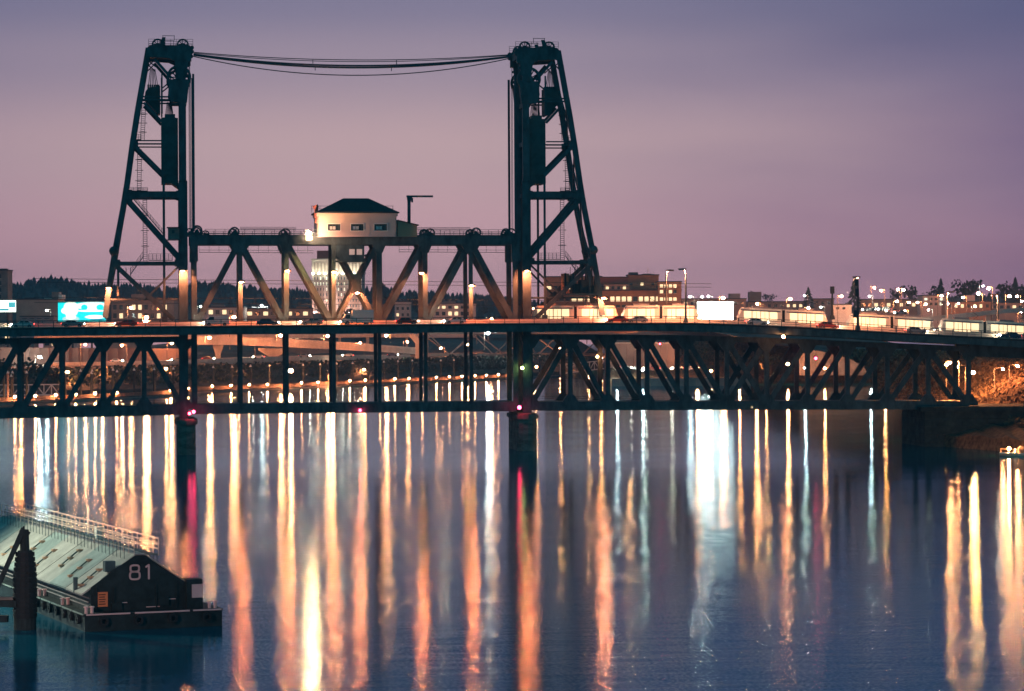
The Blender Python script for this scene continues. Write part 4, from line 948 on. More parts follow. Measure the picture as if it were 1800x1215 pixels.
WL = [(1213, 522, 'lamp_white'), (1234, 522, 'lamp_white'), (1245, 521, 'lamp_white'), (1271, 524, 'lamp'), (1331, 534, 'lamp'), (1389, 526, 'lamp'), (1421, 542, 'lamp'), (1479, 521, 'lamp'), (1537, 506, 'lamp'), (1549, 511, 'lamp'),
      (1578, 509, 'lamp'), (1588, 510, 'lamp'), (1577, 530, 'lamp'), (1598, 532, 'lamp'), (1613, 532, 'lamp'), (1627, 535, 'lamp'), (1590, 547, 'lamp'), (1655, 520, 'lamp'), (1693, 523, 'lamp'), (1720, 516, 'lamp'),
      (1728, 503, 'lamp_white'), (1738, 507, 'lamp'), (1774, 521, 'lamp'), (1796, 530, 'lamp'), (1795, 548, 'lamp'), (1414, 520, 'lamp_white'), (1443, 540, 'lamp_white'), (1528, 521, 'lamp_white'), (1666, 534, 'lamp_white'), (1685, 534, 'lamp_white'), (1714, 539, 'lamp_white'), (1632, 545, 'lamp_white'), (1788, 521, 'lamp')]
for i, (px, py, m) in enumerate(sorted(WL)):
    big = .85 if px in (1389, 1271, 1738, 1720, 1774, 1795) else (.66 if m == 'lamp' else .42)
    street_lamp(px, py, 1380 + (i * 37) % 240, m, '%s street lamp over the western roads, %s from the left' % ('orange' if m == 'lamp' else 'white', nth(i + 1)), 24 if px > 1300 else 20, 1 if i % 2 else -1, big, group='street lamps over the western roads')
BL = [(1711, 655, 640, 'lamp_bank', 'brightest orange lamp before the ivy bank at right', 10, .42), (1664, 641, 612, 'lamp_bank', 'orange lamp left of a cluster of four under the deck', 7, .34), (1670, 637.5, 614, 'lamp', 'orange lamp second from left in the cluster of four', 7, .32),
      (1679, 637.5, 614, 'lamp_bank', 'orange lamp third from left in the cluster of four', 7, .34), (1682, 645, 612, 'lamp', 'orange lamp lowest right in the cluster of four', 7, .3), (1763, 649, 640, 'lamp', 'orange globe lamp on ornate post before the ivy bank', 9.5, .3),
      (1789, 644, 636, 'lamp', 'orange lamp half hidden in the ivy at far right', 12, .34), (1600, 628, 1170, 'lamp_white', 'white lamp at the far quay beneath right deck end', 10, .6), (1385, 640, 1165, 'lamp', 'orange lamp on far quay behind right truss middle', 8, .62), (1330, 642, 1165, 'lamp', 'orange lamp on far quay behind the crossed panel', 8, .55),
      (1300, 648, 1168, 'lamp', 'orange lamp on far quay left of the crossed panel', 8, .4), (1226, 648, 1168, 'lamp', 'orange lamp on far quay behind fourth right post', 8, .55), (1575, 640, 1160, 'lamp', 'orange lamp on far quay behind the last crossed struts', 9, .62), (1415, 647, 1160, 'lamp_white', 'white lamp on far quay right of truss middle', 8, .4),
      (1531, 647, 1160, 'lamp_white', 'white lamp on far quay below the last panels', 8, .42), (1130, 650, 1165, 'lamp_white', 'white lamp on far quay right of pinkish wall', 7, .42), (1250, 652, 1168, 'lamp', 'orange lamp on far quay just right of fourth right post', 8, .4), (1347, 650, 1168, 'lamp', 'orange lamp on far quay at the right edge of crossed panel', 8, .38), (1450, 648, 1160, 'lamp', 'orange lamp on far quay in front of the brownish river wall', 8, .4), (1556, 650, 1160, 'lamp', 'orange lamp on far quay left of the last crossed struts', 9, .4), (1617, 652, 1150, 'lamp', 'orange lamp on far quay left of the lamp cluster', 9, .42), (1035, 652, 1480, 'lamp', 'orange lamp on far bank under the right gangway', 6, .5), (1085, 652, 1165, 'lamp_white', 'white lamp on far quay below pinkish wall', 7, .36)]
for px, py, d, m, lab, zg, r in BL: street_lamp(px, py, d, m, lab, zg, 1 if px % 2 else -1, r, group='lamps on the western bank', pr=.12)

# ------------------------------------------------------------------ tall poles on the bridge
def pole(label, px, ytop, ybase, Y, arm, m, sig=False, r0=.24):
    a, b = P(px, ybase, Y), P(px, ytop + 8, Y); t = thing('lamp_pole', label, 'pole', a)
    MB().cyl(a, b, r0, 8, r0 * .6).build('shaft', m, t); MB().cyl(a, a + UP * .9, r0 * 2.2, 8, r0 * 1.4).build('base', m, t)
    if arm:
        c = P(px + arm * .45, ytop + 1, Y); e = P(px + arm, ytop, Y); q = MB(); q.cyl(b, c, r0 * .6, 8, r0 * .5); q.cyl(c, e, r0 * .5, 8, r0 * .4); q.build('arm', 'post', t)
        MB().box(e - UP * .1, (1.5, .9, .2)).build('head', 'post', t); MB().box(e - UP * .215, (1.1, .6, .03)).build('lens', 'lamp_pole', t)  # glowing lens added under the unlit head to light the road
        MB().box(e - UP * .26 - Vector((0, .42, 0)), (1.5, .05, .16)).build('visor', 'post', t)
    if sig:
        for dy, w in sig: MB().box(P(px - 3 + w, ytop + dy, Y - .2), (.8, .6, 1.5)).build('signal_head', 'post_dark', t)
    return t
pole('bare lamp pole with arm to the right above the far railing', 1171, 474, 556, 15.5, 6.5, 'post')
pole('dark lamp pole with arm to the left on near deck edge', 1205.5, 472, 567, -6.6, -6.5, 'post_dark')
pole('dark signal pole standing on the near railing at right', 1508, 486, 581, -6.6, -3, 'post_dark', ((10, 0), (28, 1), (66, -2)), .3)
pole('short dark pole with box above the far lane', 1463, 507, 562, 15.5, 0, 'post_dark', ((3, 3),), .3)
pole('pale brightly lit pole rising from the right roadway', 1664, 512, 578, 11.9, 6, 'concrete', None, .34)
pole('thin dark pole at far right of the roadway', 1754, 517, 577, 15.5, -6, 'post_dark')

# ------------------------------------------------------------------ vehicles on the bridge
def place(px, Y):
    p = P(px, 575, Y); p.z = deck_z(p.x); return p
def axis_at(x): d = Vector((1, 0, (deck_z(x + 2) - deck_z(x - 2)) / 4)); return d.normalized()
def train(label, px, Y, L, col='train'):
    o = place(px, Y); ax = axis_at(o.x); t = thing('light_rail_train', label, 'train', o); W2, H = 1.32, 3.55
    def pt(u, v, z): return o + ax * u + Vector((0, v, 0)) + UP * z
    nsec = 2
    for s in range(nsec):
        u0, u1 = -L / 2 + s * L / nsec + (.3 if s else 0), -L / 2 + (s + 1) * L / nsec - (0 if s else .3)
        e0, e1 = (1.0 if s == 0 else 0), (1.0 if s == nsec - 1 else 0)
        prof = [(u0 + e0 * .25, .5), (u1 - e1 * .25, .5), (u1, 1.4), (u1 - e1 * .55, 3.0), (u1 - e1, H), (u0 + e0, H), (u0 + e0 * .55, 3.0), (u0, 1.4)]
        MB().prism([pt(u, -W2, z) for u, z in prof], (0, 2 * W2, 0)).build('body', col, t)
        n = int((u1 - u0 - 1.5) / 1.7)
        for k in range(n):
            a = u0 + .9 + (u1 - u0 - 1.8) * (k + .06) / n; b = u0 + .9 + (u1 - u0 - 1.8) * (k + .94) / n
            door = k in (2, n - 3)
            f = MB().prism([pt(a, -W2 - .03, .75 if door else 1.25), pt(b, -W2 - .03, .75 if door else 1.25), pt(b, -W2 - .03, 2.85), pt(a, -W2 - .03, 2.85)], (0, .028, 0)).build('door' if door else 'window', 'win_train', t)
            if door: MB().box(pt((a + b) / 2, -W2 - .05, 1.75), (.07, .03, 2.0), ax).build('door_seam', 'black', f)
        MB().prism([pt(u0 + .3, -W2 - .025, 2.95), pt(u1 - .3, -W2 - .025, 2.95), pt(u1 - .3, -W2 - .025, 3.15), pt(u0 + .3, -W2 - .025, 3.15)], (0, .02, 0)).build('stripe', 'car_blue', t)
        for c in (u0 + 2.2, u1 - 2.2): MB().box(pt(c, 0, .32), (2.4, 2.0, .6), ax).build('bogie', 'black', t)
        MB().box(pt((u0 + u1) / 2, 0, H + .2), (3.2, 1.6, .38), ax).build('roof_unit', 'grey', t)
    MB().box(pt(0, 0, 2.0), (.7, 2.3, 2.7), ax).build('gangway_bellows', 'black', t)
    q = MB(); q.bar(pt(-2, 0, H + .1), pt(-1, 0, H + .9), .06, .06); q.bar(pt(-1, 0, H + .9), pt(-2, 0, H + 1.5), .06, .06); q.bar(pt(-2, -.8, H + 1.5), pt(-2, .8, H + 1.5), .08, .08); q.build('pantograph', 'black', t)
    for v in (-.9, .9): MB().ball(pt(L / 2 - .05, v, 1.15), .16, 8, 4).build('headlight', 'head', t)
train('pale light rail train with lit windows right of right tower', 1010, 2.6, 17.5)
train('pale light rail train with lit windows left of white billboard', 1160, 2.6, 15.5)
train('pale light rail train with lit windows right of white billboard', 1375, 2.6, 18.5)
train('pale light rail train with lit windows just right of signal pole', 1565, 2.6, 18.0)
train('pale light rail train with lit windows cut by the right edge', 1728, 2.6, 18.5)
def road_vehicle(kind, label, px, Y, col, face=1, group=None):
    o = place(px, Y); ax = axis_at(o.x) * face; ay = Vector((0, 1, 0))
    t = thing({'car': 'car', 'bus': 'bus', 'truck': 'box_truck', 'van': 'van'}[kind], label, kind if kind != 'truck' else 'truck', o, group)
    def pt(u, v, z): return o + ax * u + ay * v + UP * z
    if kind == 'car':
        Wd, wb, wr = .88, 1.3, .33
        prof = [(-2.15, .3), (2.1, .3), (2.2, .62), (2.05, .82), (1.1, .95), (-1.75, .98), (-2.2, .85)]; cab = [(-1.75, .96), (1.05, .94), (.35, 1.43), (-1.15, 1.45)]
        wins = [((-1.35, 1.03), (-.35, 1.03), (-.35, 1.36), (-1.0, 1.36)), ((-.22, 1.03), (.75, 1.02), (.25, 1.36), (-.22, 1.36))]
    elif kind == 'van':
        Wd, wb, wr = .95, 1.55, .36
        prof = [(-2.5, .35), (2.4, .35), (2.5, .8), (2.3, 1.1), (1.6, 2.0), (-2.45, 2.05), (-2.5, 1.0)]; cab = None
        wins = [((.55, 1.2), (1.85, 1.2), (1.35, 1.85), (.55, 1.85))]
    elif kind == 'truck':
        Wd, wb, wr = 1.1, 1.9, .42
        prof = [(1.0, .45), (3.1, .45), (3.1, 1.2), (2.7, 1.35), (2.3, 2.2), (1.0, 2.25)]; cab = None
        wins = [((1.3, 1.35), (2.4, 1.35), (2.1, 2.05), (1.3, 2.05))]
    else:
        Wd, wb, wr = 1.25, 3.2, .48
        prof = [(-6, .4), (5.9, .4), (6, 1.2), (5.8, 3.0), (-5.9, 3.1), (-6, 1.2)]; cab = None
        wins = [((-5.6 + k * 1.42, 1.3), (-5.6 + k * 1.42 + 1.25, 1.3), (-5.6 + k * 1.42 + 1.25, 2.55), (-5.6 + k * 1.42, 2.55)) for k in range(8)]
    MB().prism([pt(u, -Wd, z) for u, z in prof], ay * 2 * Wd).build('body', col, t)
    if cab: MB().prism([pt(u, -Wd + .1, z) for u, z in cab], ay * (2 * Wd - .2)).build('cabin', col, t)
    if kind == 'truck': MB().box(pt(-1.2, 0, 1.75), (4.2, 2.35, 2.5), ax).build('cargo_box', 'white', t)
    for w in wins:
        MB().prism([pt(u, -Wd - (.02 if not cab else -.085), z) for u, z in w], ay * .018).build('window', 'win_train' if kind == 'bus' else 'glass', t)
    for u in (-wb, wb):
        for v in (-Wd + .1, Wd - .1):
            wl = MB().cyl(pt(u, v - .11, wr), pt(u, v + .11, wr), wr, 14).build('wheel', 'black', t); MB().cyl(pt(u, v - .13, wr), pt(u, v + .13, wr), wr * .55, 10).build('rim', 'grey', wl)
    uf, ub = prof[2][0] if kind != 'truck' else 3.1, min(p[0] for p in prof) if kind != 'truck' else -3.3
    for v in (-Wd * .7, Wd * .7):
        MB().ball(pt(uf, v, .68 if kind != 'bus' else .8), .13, 8, 4).build('headlight', 'head', t); MB().box(pt(ub - .02, v, .8), (.06, .28, .16), ax).build('taillight', 'tail', t)
    return t
G = 'vehicles on the bridge roadway'
for kind, px, Y, col, f, lab in (('car', 40, -3.0, 'car_white', -1, 'white car on the bridge at the far left edge'), ('car', 128, -5.0, 'car_grey', 1, 'grey car on the bridge under the large teal billboard'), ('car', 222, -3.0, 'car_red', -1, 'red car on the bridge at left tower base'),
                                 ('van', 381, -3.0, 'car_white', -1, 'white van on the bridge right of left tower'), ('car', 470, -5.0, 'car_blue', 1, 'dark blue car on the bridge by second upright'), ('car', 548, -3.0, 'car_grey', -1, 'grey car on the bridge below the floodlight'),
                                 ('truck', 627, -3.0, 'white', -1, 'white box truck on the bridge below the middle crossing'), ('car', 715, -5.0, 'car_red', 1, 'red car on the bridge below the jib crane'), ('car', 800, -3.0, 'car_white', -1, 'white car on the bridge before the last upright'),
                                 ('car', 1085, -3.0, 'car_red', -1, 'red car on the bridge at outer foot of right tower'), ('car', 1120, -3.0, 'car_grey', -1, 'grey car on the bridge close behind the red car'), 
                                 ('car', 1330, -4.8, 'car_white', 1, 'white car on the bridge right of white billboard'), ('car', 1455, -3.0, 'car_red', 1, 'red car on the descending road before signal pole'), ('car', 1610, -3.0, 'car_grey', 1, 'grey car on the descending road right of signal pole'), ('car', 1775, -3.0, 'car_blue', -1, 'dark blue car at the right end of the road')):
    road_vehicle(kind, lab, px, Y, col, f, G)
# cars on the far quay road and on the western ramp, at rest with lights on
def far_car(label, px, py, dep, face, col, sc=1.0, group='cars waiting on the western roads'):
    o = D(px, py, dep); t = thing('car', label, 'car', o, group); ax = RT * face
    def pt(u, v, z): return o + ax * u * sc + FW * v * sc + UP * z * sc
    MB().prism([pt(u, -.88, z) for u, z in [(-2.15, .3), (2.1, .3), (2.2, .62), (2.05, .82), (1.1, .95), (.35, 1.43), (-1.15, 1.45), (-1.75, .98), (-2.2, .85)]], FW * 1.76 * sc).build('body', col, t)
    MB().prism([pt(u, -.9, z) for u, z in [(-1.3, 1.0), (.75, 1.0), (.25, 1.36), (-1.0, 1.36)]], FW * .015).build('window', 'glass', t)
    for u in (-1.3, 1.3): MB().cyl(pt(u, -.92, .33), pt(u, .92, .33), .33 * sc, 10).build('wheels', 'black', t)
    for v in (-.65, .65):
        MB().ball(pt(2.2, v, .68), .22 * sc, 8, 4).build('headlight', 'head', t); MB().box(pt(-2.22, v, .8), (.08, .34, .2), ax).build('taillight', 'tail', t)
for i, (px, py, d, f, c) in enumerate(((1100, 649, 1172, 1, 'car_grey'), (1121, 650, 1172, 1, 'car_white'), (1146, 649.5, 1172, -1, 'car_red'), (1170, 651, 1172, 1, 'car_grey'), (1192, 650, 1172, -1, 'car_white'), (1215, 651, 1172, 1, 'car_blue'))):
    far_car('%s car with headlights on the far quay road, %s from the left' % ({'car_grey': 'grey', 'car_white': 'white', 'car_red': 'red', 'car_blue': 'blue'}[c], nth(i + 1)), px, py, d, f, c)
for i, (px, py, d, f, c) in enumerate(((205, 637.5, 1190, 1, 'car_white'), (312, 635.5, 1222, -1, 'car_grey'), (366, 633.5, 1240, 1, 'car_red'), (455, 630.5, 1265, -1, 'car_white'), (535, 628.5, 1290, 1, 'car_grey'), (612, 627.5, 1318, -1, 'car_white'), (690, 626.5, 1345, 1, 'car_blue'))):
    far_car('%s car with headlights on the lower elevated road, %s from the left' % ({'car_grey': 'grey', 'car_white': 'white', 'car_red': 'red', 'car_blue': 'blue'}[c], nth(i + 1)), px, py, d, f, c, 1.1, 'cars on the lower elevated road')
for i, (px, py, d, f, c) in enumerate(((1527, 548, 1290, -1, 'car_white'), (1541, 546, 1290, -1, 'car_grey'), (1555, 547, 1285, -1, 'car_white'), (1569, 550, 1280, -1, 'car_red'), (1584, 553, 1275, -1, 'car_grey'))):
    far_car('%s car with glaring headlights on the western approach road, %s from the left' % ({'car_grey': 'grey', 'car_white': 'white', 'car_red': 'red'}[c], nth(i + 1)), px, py, d, f, c, 1.25)
# ------------------------------------------------------------------ town buildings
def building(label, px0, px1, ytop, ybase, dep, dd, m, rows=(), wpx=6.0, gap=3.0, lit=.5, litm='win_warm', cat='building', roof_items=(), margin=3.0, seed=1, wm='glass', cornice=True):
    rnd = random.Random(seed); t = thing('building', label, cat, D((px0 + px1) / 2, ybase, dep))
    A = D(px0, ybase, dep); Bx = D(px1, ybase, dep); z1 = D((px0 + px1) / 2, ytop, dep).z; w = (Bx - A).dot(RT)
    c = (A + Bx) / 2 + FW * dd / 2; zb = A.z - 6
    MB().box(Vector((c.x, c.y, (zb + z1) / 2)), (w, dd, z1 - zb), RT).build('wall', m, t)
    MB().box(Vector((c.x, c.y, z1 + .25)), (w + .8, dd + .8, .5), RT).build('roof', 'roof', t)
    if cornice: MB().box(Vector((c.x, c.y, z1 - .55)), (w + .4, dd + .4, .5), RT).build('cornice', m, t)
    k = dep / FPX
    for (ya, yb) in rows:
        x = px0 + margin
        while x + wpx < px1 - margin + .1:
            on = rnd.random() < lit
            a, b = D(x, yb, dep), D(x + wpx, ya, dep)
            q = MB().box((a + b) / 2 - FW * .06 + FW * 0, ((b - a).dot(RT), .14, b.z - a.z), RT)
            f = q.build('window', litm if on else wm, t)
            if wpx > 5: MB().box(Vector(((a.x + b.x) / 2, (a.y + b.y) / 2, a.z)) - FW * .15, ((b - a).dot(RT) + .3, .3, .22), RT).build('sill', 'concrete', f)
            x += wpx + gap
    for (xa, xb, ya, off, mm) in roof_items:
        a, b = D(xa, ytop, dep), D(xb, ya, dep)
        MB().box(Vector((((a + b) / 2).x, ((a + b) / 2).y, (z1 + .5 + b.z) / 2)) + FW * (off + dd * .3), ((b - a).dot(RT), dd * .4, b.z - z1 - .5), RT).build('roof_box', mm, t)
    return t
building('tall pale gridded building cut by the left edge', -40, 14, 476, 560, 1520, 14, 'concrete_old', ((482, 490), (494, 502), (506, 514), (518, 526)), 6, 5, .08, seed=3, roof_items=((-6, 10, 472, 1, 'steel'),))
building('long low brown building right of the small billboard', 29, 101, 527, 572, 1450, 24, 'wall_pink', (), roof_items=((40, 60, 523, 2, 'roof'), (75, 88, 524, 2, 'white'), (88, 100, 513, 3, 'concrete_old'), (101, 108, 518, 1, 'white')), seed=4)
building('low grey shed left of the large teal billboard', 36, 94, 557, 572, 1400, 10, 'grey', ((559, 562),), 8, 5, .1, seed=41)
building('pink building with lit windows behind left tower base', 196, 306, 527, 575, 1560, 22, 'wall_pink', ((536, 545), (551, 560)), 6, 5, .45, roof_items=((229, 252, 517, 2, 'wall_pink'), (236, 243, 512, 4, 'roof')), seed=6)
building('low lit sheds between left tower and second hanger', 352, 428, 541, 575, 1480, 20, 'cream', ((545, 553),), 7, 5, .3, roof_items=((370, 392, 536, 2, 'grey'),), seed=7)
building('long pink warehouse behind second hanger', 432, 546, 543, 575, 1500, 20, 'wall_pink', ((548, 555),), 8, 6, .4, roof_items=((440, 470, 538, 2, 'grey'), (520, 540, 539, 2, 'brick')), seed=8)
building('cream flat roofed building right of crossed panel', 752, 836, 534, 575, 1620, 24, 'cream', ((538, 543), (548, 555)), 6, 5, .45, roof_items=((770, 800, 530, 2, 'grey'),), seed=9)
building('small white building behind fifth upright', 694, 722, 531, 575, 1640, 12, 'cream', ((540, 545), (551, 556)), 4, 5, .3, seed=10)
building('dark red brick block left of the courthouse tower', 500, 546, 549, 575, 1620, 16, 'brick_red', ((553, 557),), 4, 4, .3, seed=11)
building('low building with bright yellow windows seen between left truss posts', 76, 136, 589, 618, 1420, 14, 'cream', ((592, 599), (602, 608)), 8, 4, .9, seed=52)
building('low dark building with a few lit windows at left truss end', -20, 60, 584, 618, 1440, 14, 'wall_pink', ((590, 596), (601, 607)), 7, 6, .5, seed=53)
building('pale low building with lit windows between two left posts', 190, 246, 590, 618, 1430, 14, 'wall_pink', ((594, 600),), 7, 5, .7, seed=54)
building('low lit building behind the ramps left of crossed panel', 505, 580, 576, 612, 1500, 14, 'wall_pink', ((580, 585), (590, 596)), 6, 5, .6, seed=55)
# courthouse tower: shaft, pilasters, crown lit by its own floodlights
def courthouse():
    dep, dd = 1800, 38
    t = thing('courthouse_tower', 'tall stone tower with floodlit pale crown behind the lift span', 'tower', D(592, 575, dep))
    def blk(x0, x1, y0, y1, m, name, out=0.0, par=None, back=0):
        a, b = D(x0, y1, dep), D(x1, y0, dep); c = (a + b) / 2 + FW * ((dd + back) / 2 - out)
        return MB().box(c, ((b - a).dot(RT), dd + back, b.z - a.z), RT).build(name, m, par or t)
    blk(549, 636, 480, 590, 'stone', 'shaft'); blk(548, 637, 457, 480, 'cream', 'crown', .5, None, 1); blk(546, 639, 454.5, 457, 'cream', 'cornice', 1.2, None, 2.4)
    blk(546.5, 638.5, 479.6, 481, 'cream', 'string_course', 1.0, None, 2); blk(556, 600, 440, 454.4, 'brick_red', 'penthouse', -6, None, -14)
    for k in range(17):
        x = 549 + k * 5.2
        if k % 4 == 0: blk(x, x + 3.4, 481.2, 590, 'cream', 'pilaster', .9)
        else: blk(x + .6, x + 2.4, 481.2, 590, 'stone', 'pilaster', .6)
    lit = {(0, 2), (0, 4), (1, 2), (1, 3), (1, 4), (2, 4), (1, 6), (1, 7), (1, 8), (2, 6), (2, 7), (2, 8), (1, 10), (2, 10), (4, 2), (4, 4), (3, 9), (1, 1), (1, 0), (4, 7)}
    for r in range(9):
        for c in range(16):
            x = 552.6 + c * 5.2; y = 487 + r * 9.6
            on = (r, c) in lit or (r, c - 2) in lit and (c * 7 + r) % 3 == 0
            a, b = D(x - .2, y + 5, dep), D(x + 2.0, y, dep)
            MB().box((a + b) / 2 - FW * .1, ((b - a).dot(RT), .3, b.z - a.z), RT).build('window', 'win_pale' if on else 'glass', t)
    for c in range(14):
        x = 551.5 + c * 6.1; a, b = D(x, 477.5, dep), D(x + 2.6, 462, dep)
        MB().box((a + b) / 2 - FW * .62, ((b - a).dot(RT), .3, b.z - a.z), RT).build('crown_bay', 'wall_pink', t)
    for c in range(9):                        # floodlights on the ledge under the crown
        p = D(551 + c * 10.4, 481.5, dep) - FW * 3.8
        f = MB().box(p - UP * .25, (.9, .8, .3), RT).build('ledge_bracket', 'stone', t)
        q = MB(); q.box(p + UP * .05, (1.1, .7, .25), RT); q.build('floodlight', glow('crown_floodlight', (.9, 1.0, .72), 150.0) if c == 0 else bpy.data.materials['crown_floodlight'], f)
    for c in range(6):                        # warmer floodlights added on the podium, hidden, to brighten the shaft
        p = D(555 + c * 15, 549, dep) - FW * 9
        f = MB().box(p - UP * .4, (1.2, 1.0, .5), RT).build('podium_bracket', 'stone', t)
        MB().box(p + UP * .05, (1.3, 1.0, .3), RT).build('floodlight', glow('added_shaft_flood', (1.0, .66, .52), 260.0) if c == 0 else bpy.data.materials['added_shaft_flood'], f)
    blk(545, 640, 552, 592, 'stone', 'podium', 10)
courthouse()
# brick office complex right of the right tower
building('low orange brick wing behind right tower legs', 958, 1058, 487, 575, 1640, 30, 'brick', ((503, 509), (522, 530)), 8, 3, .5, seed=12, roof_items=((1003, 1012, 481, 1, 'ochre'),))
building('broad orange brick office with a row of lit windows', 1030, 1198, 511, 575, 1600, 30, 'brick', ((521.5, 530.5), (536, 541)), 7, 3, .55, seed=13)
building('upper red brick storey above the office roof', 1054, 1104, 488, 513, 1632, 20, 'brick_red', (), seed=14, cornice=False)
building('tallest orange brick block with roof plant', 1104, 1158, 484, 514, 1634, 22, 'brick', ((497, 502),), 5, 14, .6, seed=15, roof_items=((1106, 1122, 478.5, 1, 'steel'), (1130, 1146, 481, 2, 'brick')))
building('windowed right wing of the brick office', 1157, 1198, 496, 560, 1596, 24, 'brick', ((500, 506), (510, 516), (523, 529)), 5.5, 2.4, .5, seed=16)
building('pale recessed storey with bright windows on brick office', 1062, 1106, 500, 513, 1604, 12, 'wall_pink', ((503, 508.5),), 5, 5, .6, seed=17)
for px, y0, y1, lab in ((1139, 470, 486, 'taller of two white masts on the brick office roof'), (1148, 478, 486, 'shorter of two white masts on the brick office roof')):
    a, b = D(px, y1, 1640), D(px, y0, 1640); t = thing('mast', lab, 'mast', a, 'white masts on the brick office roof'); MB().cyl(a, b, .22, 6, .12).build('shaft', 'white', t); MB().box(a + UP * .8, (.7, .7, 1.4), RT).build('base', 'white', t)
building('hazy pink low building right of brick office', 1200, 1312, 526, 560, 1700, 24, 'wall_pink', ((531, 536),), 5, 6, .25, seed=18, roof_items=((1283, 1302, 516, 1, 'grey'),))
building('low pink building below the right hillside, left one', 1314, 1420, 531, 560, 1760, 22, 'wall_pink', ((535, 540),), 5, 6, .3, seed=19, roof_items=((1318, 1340, 513, 4, 'wall_pink'),))
building('small white flat building left of the signal pole', 1467, 1497, 536, 560, 1560, 12, 'white', ((540, 544),), 5, 6, .2, seed=20)
building('pale pink hall between signal pole and headlights', 1430, 1466, 526, 560, 1740, 18, 'wall_pink', ((530, 535),), 5, 6, .4, seed=27)
building('white lit hall behind the street lamps at right', 1622, 1662, 520, 560, 1700, 22, 'cream', ((524, 528), (532, 537)), 5, 4, .6, 'win_pale', seed=21)
building('long brick warehouse under the right trees', 1664, 1742, 531, 560, 1680, 22, 'brick', ((535, 541),), 5, 6, .3, seed=22, roof_items=((1700, 1716, 519, 3, 'cream'),))
building('pink warehouse at the far right edge', 1744, 1830, 533, 560, 1690, 22, 'wall_pink', ((537, 543),), 6, 5, .3, seed=23)
building('low pink shed behind the cars with headlights', 1512, 1620, 527, 560, 1740, 20, 'wall_pink', ((533, 539),), 6, 5, .45, seed=24)
# western ramp rising to the right edge
t = thing('elevated_ramp', 'orange lit elevated road climbing to the right edge', 'ramp', D(1650, 560, 1180))
pts = [(1520, 566), (1580, 563), (1640, 559), (1700, 553), (1760, 546.5), (1830, 541)]
for (xa, ya), (xb, yb) in zip(pts, pts[1:]):
    MB().hexa([D(xa, ya + 5, 1180), D(xb - .3, yb + 5, 1180), D(xb - .3, yb + 5, 1192), D(xa, ya + 5, 1192), D(xa, ya, 1180), D(xb - .3, yb, 1180), D(xb - .3, yb, 1192), D(xa, ya, 1192)]).build('girder', 'concrete', t)
    MB().hexa([D(xa, ya - .1, 1180), D(xb - .3, yb - .1, 1180), D(xb - .3, yb - .1, 1180.5), D(xa, ya - .1, 1180.5), D(xa, ya - 3, 1180), D(xb - .3, yb - 3, 1180), D(xb - .3, yb - 3, 1180.5), D(xa, ya - 3, 1180.5)]).build('barrier', 'concrete', t)
for x in (1600, 1660, 1737, 1800): MB().box(D(x, interp(pts, x) + 12, 1186), (1.6, 2.0, 3.4), RT).build('pier', 'concrete', t)
# ------------------------------------------------------------------ billboards
def pic_mat():
    m = bpy.data.materials.new('teal_advert_screen'); m.use_nodes = True; nt = m.node_tree; b = nt.nodes['Principled BSDF']; N = nt.nodes.new; Lk = nt.links.new
    b.inputs['Base Color'].default_value = (.02, .02, .02, 1); b.inputs['Emission Strength'].default_value = 2.2
    at = N('ShaderNodeUVMap'); at.uv_map = 'UVMap'
    sp = N('ShaderNodeSeparateXYZ'); Lk(at.outputs[0], sp.inputs[0])
    def math_(op, a, bb):
        n = N('ShaderNodeMath'); n.operation = op
        for i, v in enumerate((a, bb)):
            if isinstance(v, (int, float)): n.inputs[i].default_value = v
            else: Lk(v, n.inputs[i])
        return n.outputs[0]
    def ell(cx, cy, rx, ry):
        dx = math_('DIVIDE', math_('SUBTRACT', sp.outputs[0], cx), rx); dy = math_('DIVIDE', math_('SUBTRACT', sp.outputs[1], cy), ry)
        d = math_('ADD', math_('MULTIPLY', dx, dx), math_('MULTIPLY', dy, dy))
        n = N('ShaderNodeMapRange'); n.inputs['From Min'].default_value = 1.25; n.inputs['From Max'].default_value = .75; Lk(d, n.inputs['Value']); return n.outputs[0]
    def mix(f, a, bcol):
        n = N('ShaderNodeMix'); n.data_type = 'RGBA'; Lk(f, n.inputs[0])
        Lk(a, n.inputs[6]); n.inputs[7].default_value = (*bcol, 1); return n.outputs[2]
    r = N('ShaderNodeRGB'); r.outputs[0].default_value = (0.0, .50, .52, 1); c = r.outputs[0]
    c = mix(ell(.72, .80, .34, .22), c, (.75, 1, .9)); c = mix(ell(.55, .72, .07, .16), c, (0, .5, .5)); c = mix(ell(.88, .72, .08, .16), c, (0, .52, .52)); c = mix(ell(.70, .54, .30, .05), c, (.85, 1, .9))
    c = mix(ell(.27, .64, .15, .42), c, (.9, 1, .82)); c = mix(ell(.12, .55, .05, .14), c, (.75, 1, .85)); c = mix(ell(.27, .12, .17, .16), c, (.30, .45, .45)); c = mix(ell(.27, .22, .10, .12), c, (.95, .95, .72))
    c = mix(ell(.77, .22, .20, .10), c, (.85, 1, .9)); c = mix(ell(.82, .08, .16, .03), c, (0.0, .12, .2))
    Lk(c, b.inputs['Emission Color']); return m
